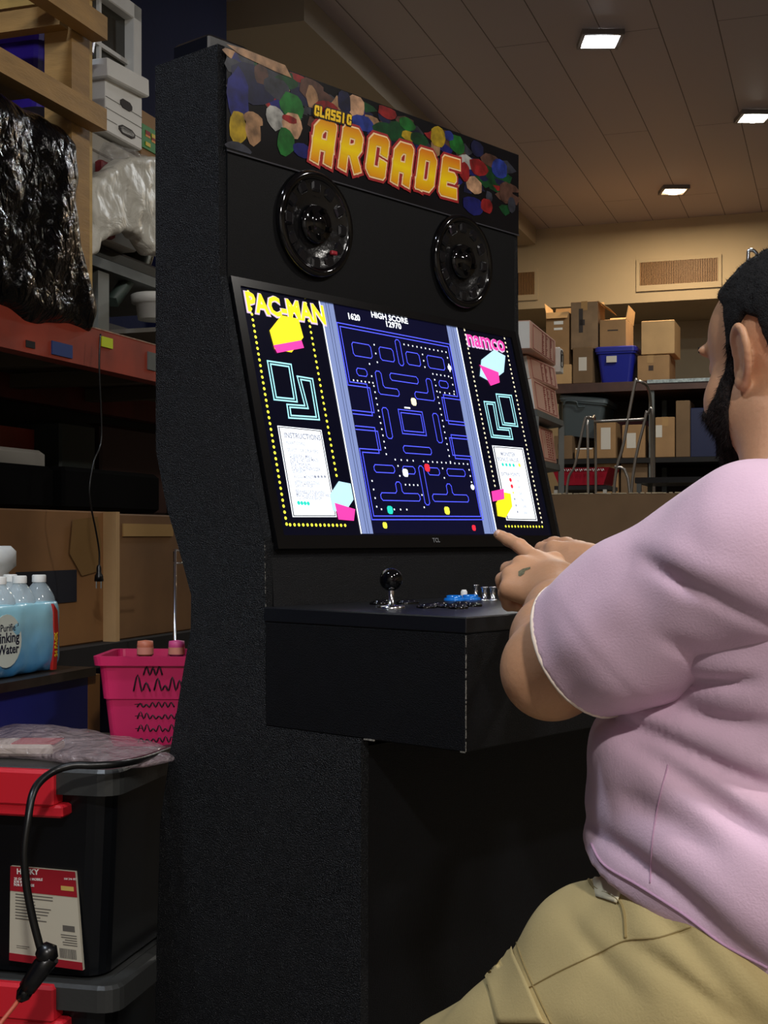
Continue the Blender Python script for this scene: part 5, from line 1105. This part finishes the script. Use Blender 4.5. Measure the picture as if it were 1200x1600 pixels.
# ---- arms and hands
Sh = B(-.19, -.02, 1.122); El = at(862, 1046, 1.50); Wr = at(874, 934, 1.79)
HZ_ = -.075
def hat(px, py, Z): return at(px, py, Z+HZ_)
lo = [.05, 1.25, .93]; hi = [.62, 2.25, 1.25]
Fa = Field(lo, hi, .0032)
Fa.cap(Sh, Sh.lerp(El, .6), .068, .060, k=.02); Fa.cap(Sh.lerp(El, .6), El, .060, .053, k=.02); Mi = El.lerp(Wr, .38)
Fa.cap(El, Mi, .053, .050, k=.02); Fa.cap(Mi, El.lerp(Wr, .75), .050, .040, k=.02); Fa.cap(El.lerp(Wr, .75), Wr, .040, .031, k=.02)
def chain(Fd, pts, rs, k=.004):
    for (a, b, ra, rb) in zip(pts, pts[1:], rs, rs[1:]): Fd.cap(a, b, ra, rb, k=k)
mcp = [hat(837, 875, 1.975), hat(815, 884, 1.955), hat(800, 900, 1.935), hat(797, 920, 1.915)]
palmb = [hat(880, 905, 1.90), hat(872, 915, 1.89), hat(868, 925, 1.88), hat(862, 934, 1.87)]
for a, b in zip(palmb, mcp): Fa.cap(a, b, .022, .0155, k=.014)
Fa.cap(Wr, hat(865, 915, 1.90), .031, .028, k=.02)
Fa.cap(hat(850, 915, 1.91), hat(822, 905, 1.935), .024, .018, k=.014)
nails = []
chain(Fa, [mcp[0], hat(812, 853, 2.012), hat(795, 844, 2.035), hat(779, 835, 2.05)], [.0125, .0105, .0095, .0078])
chain(Fa, [mcp[1], hat(794, 890, 1.99), hat(796, 918, 1.995), hat(812, 930, 1.975)], [.0125, .0112, .0098, .0085])
chain(Fa, [mcp[2], hat(786, 906, 1.96), hat(790, 932, 1.965), hat(808, 940, 1.945)], [.0120, .0108, .0095, .0082])
chain(Fa, [mcp[3], hat(789, 927, 1.935), hat(794, 945, 1.94), hat(810, 948, 1.925)], [.0110, .0095, .0085, .0075])
chain(Fa, [hat(882, 905, 1.92), hat(866, 878, 1.97), hat(848, 880, 2.0), hat(832, 888, 2.01)], [.018, .0135, .0115, .009], k=.008)
# right arm and hand, beyond the left
ShR = B(.19, .0, 1.11); ElR = B(.25, .36, 1.00); WrR = at(928, 888, 2.10)
Far_ = Field([.05, 1.6, .92], [.75, 2.35, 1.25], .0034)
Far_.cap(ShR, ElR, .066, .053, k=.02); Far_.cap(ElR, ElR.lerp(WrR, .4), .053, .049, k=.02); Far_.cap(ElR.lerp(WrR, .4), WrR, .049, .031, k=.02)
mr = [at(865, 858, 2.16), at(868, 872, 2.14), at(874, 886, 2.12), at(882, 898, 2.10)]
for a, b in zip([at(915, 872, 2.12), at(915, 880, 2.11), at(918, 890, 2.10), at(920, 898, 2.09)], mr): Far_.cap(a, b, .023, .015, k=.014)
Far_.cap(WrR, at(905, 880, 2.12), .031, .026, k=.02)
chain(Far_, [mr[0], at(846, 857, 2.19), at(840, 872, 2.20), at(848, 882, 2.18)], [.0125, .0108, .0095, .008]); chain(Far_, [mr[1], at(848, 870, 2.17), at(843, 884, 2.17), at(853, 893, 2.15)], [.0122, .0108, .0095, .008])
chain(Far_, [mr[2], at(854, 884, 2.14), at(851, 897, 2.14), at(861, 905, 2.12)], [.0118, .0104, .0092, .008]); chain(Far_, [mr[3], at(864, 899, 2.11), at(863, 908, 2.11), at(872, 913, 2.09)], [.0108, .0095, .0085, .0075])
chain(Far_, [at(905, 862, 2.14), at(885, 853, 2.19), at(866, 850, 2.215), at(852, 852, 2.23)], [.018, .0135, .0115, .0095], k=.008)
# ---- trunk and legs under the clothes
Fl = Field([-.15, 1.05, .02], [.90, 2.15, 1.22], .009)
Fl.ell(B(0, .02, .84), (.165, .125, .14), AX, k=.04); Fl.ell(B(0, -.03, 1.02), (.15, .095, .14), AX, k=.04); Fl.cap(B(-.13, -.03, 1.10), B(.13, -.03, 1.10), .05, k=.03)
LH, LK, LA = B(-.11, .03, .655), B(-.125, .45, .405), B(-.14, .40, .09); RH_, RK_, RA = B(.11, .03, .665), B(.17, .45, .42), B(.19, .42, .09)
for h_, k_, a_ in ((LH, LK, LA), (RH_, RK_, RA)): Fl.cap(h_, k_, .085, .062, k=.04); Fl.cap(k_, k_.lerp(a_, .35), .060, .058, k=.03); Fl.cap(k_.lerp(a_, .35), a_, .058, .036, k=.03); Fl.cap(a_, a_+FWx*.06-Vector((0, 0, .04)), .036, .03, k=.02)
body = mk('body', joinVQ([head, Fa.mesh(1), Far_.mesh(1), Fl.mesh(1)]), SKIN, man)
# ---- hair and beard
def strands(vq, n, ln, wd, bias, mat, nm, parent, seed):
    V, Q = vq; r = np.random.RandomState(seed); q = Q[r.randint(0, len(Q), n)]; a, b, c, d = [V[q[:, i]] for i in range(4)]
    nr = np.cross(c-a, d-b); nr /= np.linalg.norm(nr, axis=1)[:, None]+1e-9; u, v = r.rand(n, 1), r.rand(n, 1)
    p = a*(1-u)*(1-v)+b*u*(1-v)+c*u*v+d*(1-u)*v; ok = ((p-np.array(HC))*nr).sum(1) > 0; p, nr = p[ok], nr[ok]; n = len(p)
    t = nr*.6+np.array(bias)+(r.rand(n, 3)-.5)*.9; t /= np.linalg.norm(t, axis=1)[:, None]; s = np.cross(t, r.rand(n, 3)-.5); s /= np.linalg.norm(s, axis=1)[:, None]
    L = ln*(.5+r.rand(n, 1)*.8); P = np.stack([p-s*wd/2-nr*.001, p+s*wd/2-nr*.001, p+t*L], 1).reshape(-1, 3)
    me = bpy.data.meshes.new(nm); me.from_pydata(P.tolist(), [], [(3*i, 3*i+1, 3*i+2) for i in range(n)]); return tag(link(nm, me, mat, parent), kind='stuff')
Fr = Field([HC.x-.14, HC.y-.14, HC.z-.18], [HC.x+.14, HC.y+.14, HC.z+.15], .0026)
headprims(Fr, .0065); Fr.noise(.0012, 170)
region(Fr, [(.066, .085), (.050, .072), (.030, .060), (.022, .030), (.024, .008), (.014, .004), (.008, .022), (-.012, .042), (-.030, .034), (-.040, .0), (-.045, -.045), (-.05, -.075), (-.16, -.07), (-.16, .2), (.075, .2)], HC, HA[1], HA[2])
vq = Fr.mesh(0); hair = mk('hair', vq, HAIR, man); strands(vq, 9000, .004, .0007, (0, 0, -.3), HAIR, 'hair_strands', hair, 5)
Fr = Field([HC.x-.14, HC.y-.16, HC.z-.20], [HC.x+.14, HC.y+.16, HC.z+.10], .0026)
headprims(Fr, .0035); Fr.ell(H(0, .06, -.112), (.034, .030, .022), HA, k=.02); Fr.noise(.0012, 190)
region(Fr, [(.014, .012), (.026, .020), (.032, -.015), (.042, -.045), (.062, -.062), (.085, -.052), (.15, -.050), (.15, -.062), (.11, -.064), (.11, -.080), (.15, -.082), (.15, -.2), (.04, -.2), (.028, -.115), (.020, -.08), (.016, -.04)], HC, HA[1], HA[2])
vq = Fr.mesh(0); brd = mk('beard', vq, BEARD, man); strands(vq, 12000, .009, .0007, (0, 0, -.9), BEARD, 'beard_strands', brd, 6)
EYE = M('eye_white', (225, 220, 212), .2)
from mathutils.bvhtree import BVHTree
def bvh(vq): return BVHTree.FromPolygons([tuple(v) for v in vq[0]], [tuple(int(i) for i in q) for q in vq[1]])
bh_ = bvh(head)
def onface(x, z, off=0):
    loc, nor, i_, d_ = bh_.ray_cast(H(x, .25, z), -Vector(HA[1])); return loc+Vector(HA[1])*off
for s_ in (-1, 1):
    c = H(s_*.030, .0775, -.004); m = MB(Matrix.Translation(c)); m.lathe([(.0115*math.sin(math.pi*k/8)+1e-5, .0115*math.cos(math.pi*k/8)) for k in range(9)], 14); e_ = m.build('eye', EYE, man)
    m = MB(Matrix.Translation(c+Vector(HA[1])*.0065)); m.lathe([(.0058*math.sin(math.pi*k/8)+1e-5, .0058*math.cos(math.pi*k/8)) for k in range(9)], 12); m.build('iris', M('iris_brown', (50, 28, 16), .2), e_)
    m = MB(); m.tube([onface(s_*x, z, .0005) for x, z in ((.014, .018), (.022, .023), (.034, .025), (.046, .021), (.052, .016))], [.002, .0036, .0036, .003, .001], 6); m.build('eyebrow', HAIR, man)
# ---- T-shirt
Fs = Field([.05, 1.0, .64], [.95, 1.95, 1.30], .0055)
Fs.ell(B(0, .05, .91), (.212, .180, .11), AX, k=.05); Fs.ell(B(.01, .06, .855), (.208, .172, .10), AX, k=.04); Fs.ell(B(.0, .065, .79), (.208, .172, .11), AX, k=.04); Fs.ell(B(0, -.05, .80), (.240, .180, .185), AX, k=.05)
Fs.ell(B(.02, .0, 1.03), (.185, .150, .14), AX, k=.04); Fs.ell(B(0, -.06, 1.05), (.215, .125, .17), AX, k=.05)
Fs.cap(B(-.15, -.04, 1.11), B(.155, -.02, 1.11), .082, k=.05); Fs.cap(Sh, B(-.11, -.02, .99), .078, .10, k=.03); Fs.cap(B(-.07, -.03, 1.155), B(.07, -.03, 1.16), .07, k=.05); Fs.cap(B(0, -.03, 1.14), H(-.0, -.055, -.158), .088, .092, k=.03)
dU = (El-Sh).normalized(); cutp = Sh.lerp(El, .79)
Fsl = Field([.05, 1.2, .85], [.60, 1.75, 1.30], .0045)
Fsl.cap(Sh-dU*.03, Sh.lerp(El, .5), .090, .084, k=.03); Fsl.cap(Sh.lerp(El, .5), El+dU*.06, .086, .076, k=.03)
Fsl.noise(.006, 9); Fsl.noise(.003, 22)
groove(Fsl, (985, 900), (1190, 960), 1.40, .008, .010, .2); groove(Fsl, (860, 935), (965, 1100), 1.50, .004, .0016, .2); groove(Fsl, (960, 868), (1010, 930), 1.44, .007, .008, .2); groove(Fsl, (1000, 1000), (1120, 1040), 1.40, .008, .006, .2)
Fsl.cut(cutp, dU); Fsl.cap(cutp-dU*.03, El, .0655, .0655, k=.002, mode='sub')
dR = (ElR-ShR).normalized()
Fs.cap(ShR-dR*.03, ShR.lerp(ElR, .86), .092, .076, k=.03)
Fs.noise(.007, 7); Fs.noise(.003, 18)
for g_ in (((950, 1150), (1200, 1205), 1.35, .009, .013, .25), ((985, 1185), (1210, 1290), 1.32, .010, .010, .25), ((930, 1330), (1200, 1475), 1.35, .010, .008, .25), ((1060, 1075), (1150, 1040), 1.33, .007, .010, .2), ((1090, 1120), (1200, 1110), 1.3, .009, .007, .2), ((1130, 760), (1200, 800), 1.36, .009, .006, .2), ((960, 1245), (1080, 1300), 1.4, .012, .005, .2)): groove(Fs, *g_)
# hem: lower at the back
hp, hn = B(0, .193, .800), (Vector((0, 0, -1))+FWx*.29)
Fs.cut(hp, hn, .004)
tm = Fs.mesh(1)
sh_ = mk('t_shirt', joinVQ([tm, Fsl.mesh(1)]), SHIRT, man)
# sleeve edging
e1 = dU.orthogonal().normalized(); e2 = dU.cross(e1)
def edge_ring(Fd, c, u, v, r0):
    out = []
    for k in range(40):
        a = 2*math.pi*k/40; d = u*math.cos(a)+v*math.sin(a); r = r0+.045
        while r > r0-.03:
            p = c+d*r; i = [int(round((p[j]-Fd.lo[j])/Fd.h)) for j in range(3)]
            if Fd.f[tuple(i)] < 0: break
            r -= .001
        out.append(c+d*(r+.0005))
    return out
ring_ = edge_ring(Fsl, cutp-dU*.006, e1, e2, .078); ring_ = [sum((ring_[(i+j) % 40] for j in range(-3, 4)), Vector())/7+(ring_[i]-cutp).normalized()*.0012 for i in range(40)]
ring_ = [p+dU*.005 for p in ring_]
m = MB(); m.tube(ring_+ring_[:2], .0028, 8, cap=False); m.build('sleeve_edging', M('cream_edging', (238, 222, 205), .8), man)
# ---- shorts
Fk = Field([-.12, 1.05, .30], [.90, 2.10, .90], .0055)
Fk.ell(B(0, -.01, .73), (.200, .165, .12), AX, k=.04); Fk.ell(B(0, -.08, .67), (.205, .14, .12), AX, k=.05); Fk.cap(B(-.09, .05, .775), B(.09, .05, .775), .105, k=.03)
for h_, k_ in ((LH, LK), (RH_, RK_)): Fk.cap(h_+Vector((0, 0, .02)), h_.lerp(k_, .5), .140, .128, k=.05); Fk.cap(h_.lerp(k_, .5), k_+(k_-h_)*.08, .128, .098, k=.03)
Fk.ell(B(-.10, .15, .68), (.10, .13, .085), AX, k=.05)
Fk.noise(.006, 8); Fk.noise(.003, 20)
for g_ in (((985, 1490), (1150, 1560), 1.35, .008, .007, .25), ((900, 1430), (960, 1500), 1.45, .008, .004, .25), ((1010, 1440), (1200, 1580), 1.3, .010, .007, .25), ((850, 1560), (1010, 1600), 1.45, .010, .004, .25)): groove(Fk, *g_)
for h_, k_ in ((LH, LK), (RH_, RK_)):
    pass
Fk.cut(B(0, .465, .40), FWx*.92+Vector((0, 0, -.3)))
km = Fk.mesh(1); mk('shorts', km, KHAKI, man)
bk_, bs_ = bvh(km), bvh(tm)
def hit(bv, px, py, off=.001):
    c = Vector((0, 0, CH)); d = (at(px, py, 1)-c).normalized(); loc, nor, i, dist = bv.ray_cast(c, d)
    if loc is None: return None
    if nor.dot(d) > 0: nor = -nor
    return loc+nor*off
def seam(bv, pts, r, mat, nm, parent, off=.0005):
    P = [hit(bv, p.x, p.y, off) for p in spline([Vector((x, y, 0)) for x, y in pts], 6)]; P = [p for p in P if p is not None]
    if len(P) > 2: m = MB(); m.tube(P, r, 5); return m.build(nm, mat, parent)
SEAM = M('khaki_seam', (150, 130, 82), .9)
def patch(bv, pts, off, mat, nm, n=10):
    """four-sided cloth patch following the surface: pts are its corners in the photo"""
    a, b, c, d = [Vector(p) for p in pts]; G = []
    for i in range(n+1):
        row = []
        for j in range(n+1):
            u, v = i/n, j/n; q = a*(1-u)*(1-v)+b*u*(1-v)+c*u*v+d*(1-u)*v; row.append(next((h_ for h_ in (hit(bv, q.x+k_, q.y+k_*.6, off) for k_ in range(0, 60, 2)) if h_ is not None), None))
        G.append(row)
    if any(p is None for r in G for p in r): print('patch miss', nm); print('MISS', nm, sum(p is None for r in G for p in r)); return None
    m = MB(); V = [[m.bm.verts.new(p) for p in r] for r in G]
    c0 = Vector((0, 0, CH)); W = [[m.bm.verts.new(p+(p-c0).normalized()*(off+.004)) for p in r] for r in G]
    for i in range(n):
        for j in range(n): f = m.bm.faces.new((V[i][j], V[i+1][j], V[i+1][j+1], V[i][j+1])); f.smooth = True
    rim = [(i, 0) for i in range(n)]+[(n, j) for j in range(n)]+[(i, n) for i in range(n, 0, -1)]+[(0, j) for j in range(n, 0, -1)]
    for k in range(len(rim)):
        i, j = rim[k]; i2, j2 = rim[(k+1) % len(rim)]; m.bm.faces.new((V[i][j], V[i2][j2], W[i2][j2], W[i][j]))
    return m.build(nm, mat, man)
FL_ = [(757, 1512), (803, 1480), (856, 1600), (782, 1600)]
patch(bk_, FL_, .005, KHAKI, 'cargo_pocket_flap')
seam(bk_, [(804, 1462), (818, 1505), (840, 1555), (862, 1600)], .0010, SEAM, 'seam', man)
seam(bk_, [(826, 1544), (870, 1520), (930, 1492), (978, 1470), (1030, 1465), (1080, 1448)], .0009, SEAM, 'seam', man)
seam(bk_, [(978, 1466), (976, 1430), (968, 1408), (950, 1396), (932, 1390), (920, 1375), (921, 1362), (935, 1356)], .0018, SEAM, 'pocket_edge', man)
patch(bk_, [(926, 1370), (978, 1384), (966, 1412), (932, 1402)], .002, M('pocket_lining', (226, 214, 180), .9), 'pocket_lining', 6)
seam(bk_, [(745, 1500), (770, 1560), (790, 1600)], .0008, SEAM, 'seam', man)
seam(bs_, [(1044, 1195), (1030, 1250), (1020, 1310), (1016, 1380)], .0008, M('pink_seam', (190, 150, 178), .9), 'shirt_seam', man)
seam(bs_, [(924, 1318), (945, 1352), (1000, 1385), (1070, 1430), (1130, 1475), (1200, 1512)], .0016, M('pink_seam', (190, 150, 178), .9), 'hem_seam', man)
# tattoo on the back of the left hand
am = Fa.mesh(0); ba = bvh(am); TAT = M('tattoo_ink', (104, 100, 74), .55, var=.3, vs=300)
for q in ([(810, 893), (817, 889), (829, 886), (829, 889), (821, 892), (819, 897), (813, 901), (810, 900)],):
    P = [hit(ba, x, y, .0005) for x, y in q]
    if all(p is not None for p in P): m = MB(); m.face(P); m.build('tattoo', TAT, man, fix=False)
# finger nail of the pointing finger
c = hat(778, 833.5, 2.045); m = MB(Matrix.Translation(c)); m.lathe([(.0045*math.sin(math.pi*k/8)+1e-5, .0052*math.cos(math.pi*k/8)) for k in range(9)], 10); m.build('fingernail', M('nail', (220, 180, 160), .3), man)
# shoes and stool (below the frame)
for a_ in (LA, RA):
    p = a_+FWx*.03; Fo = Field([p.x-.18, p.y-.18, -.005], [p.x+.18, p.y+.18, .14], .006)
    Fo.cap(p-FWx*.06+Vector((0, 0, .045-p.z)), p+FWx*.09+Vector((0, 0, .038-p.z)), .045, .038, k=.02); Fo.cap(a_, a_-Vector((0, 0, .04)), .045, k=.02); Fo.cut((0, 0, .002), (0, 0, -1)); Fo.cut((0, 0, .12), (0, 0, 1)); mk('shoe', Fo.mesh(1), M('shoe_dark', (28, 28, 30), .6), man)
st = thing('stool', B(0, -.04, 0), 'plain dark stool under the seated man, below the frame', 'stool')
c = B(0, -.04, 0); m = MB(Matrix.Translation((c.x, c.y, 0))); m.lathe([(.001, .50), (.17, .50), (.18, .52), (.175, .545), (.001, .55)], 28); m.build('seat', BLKP, st)
for k in range(4):
    a = math.pi/4+k*math.pi/2; m = MB(Matrix.Translation((c.x, c.y, 0))); m.tube([(.12*math.cos(a), .12*math.sin(a), .50), (.19*math.cos(a), .19*math.sin(a), 0)], .012, 8); m.build('leg', STEEL, st)
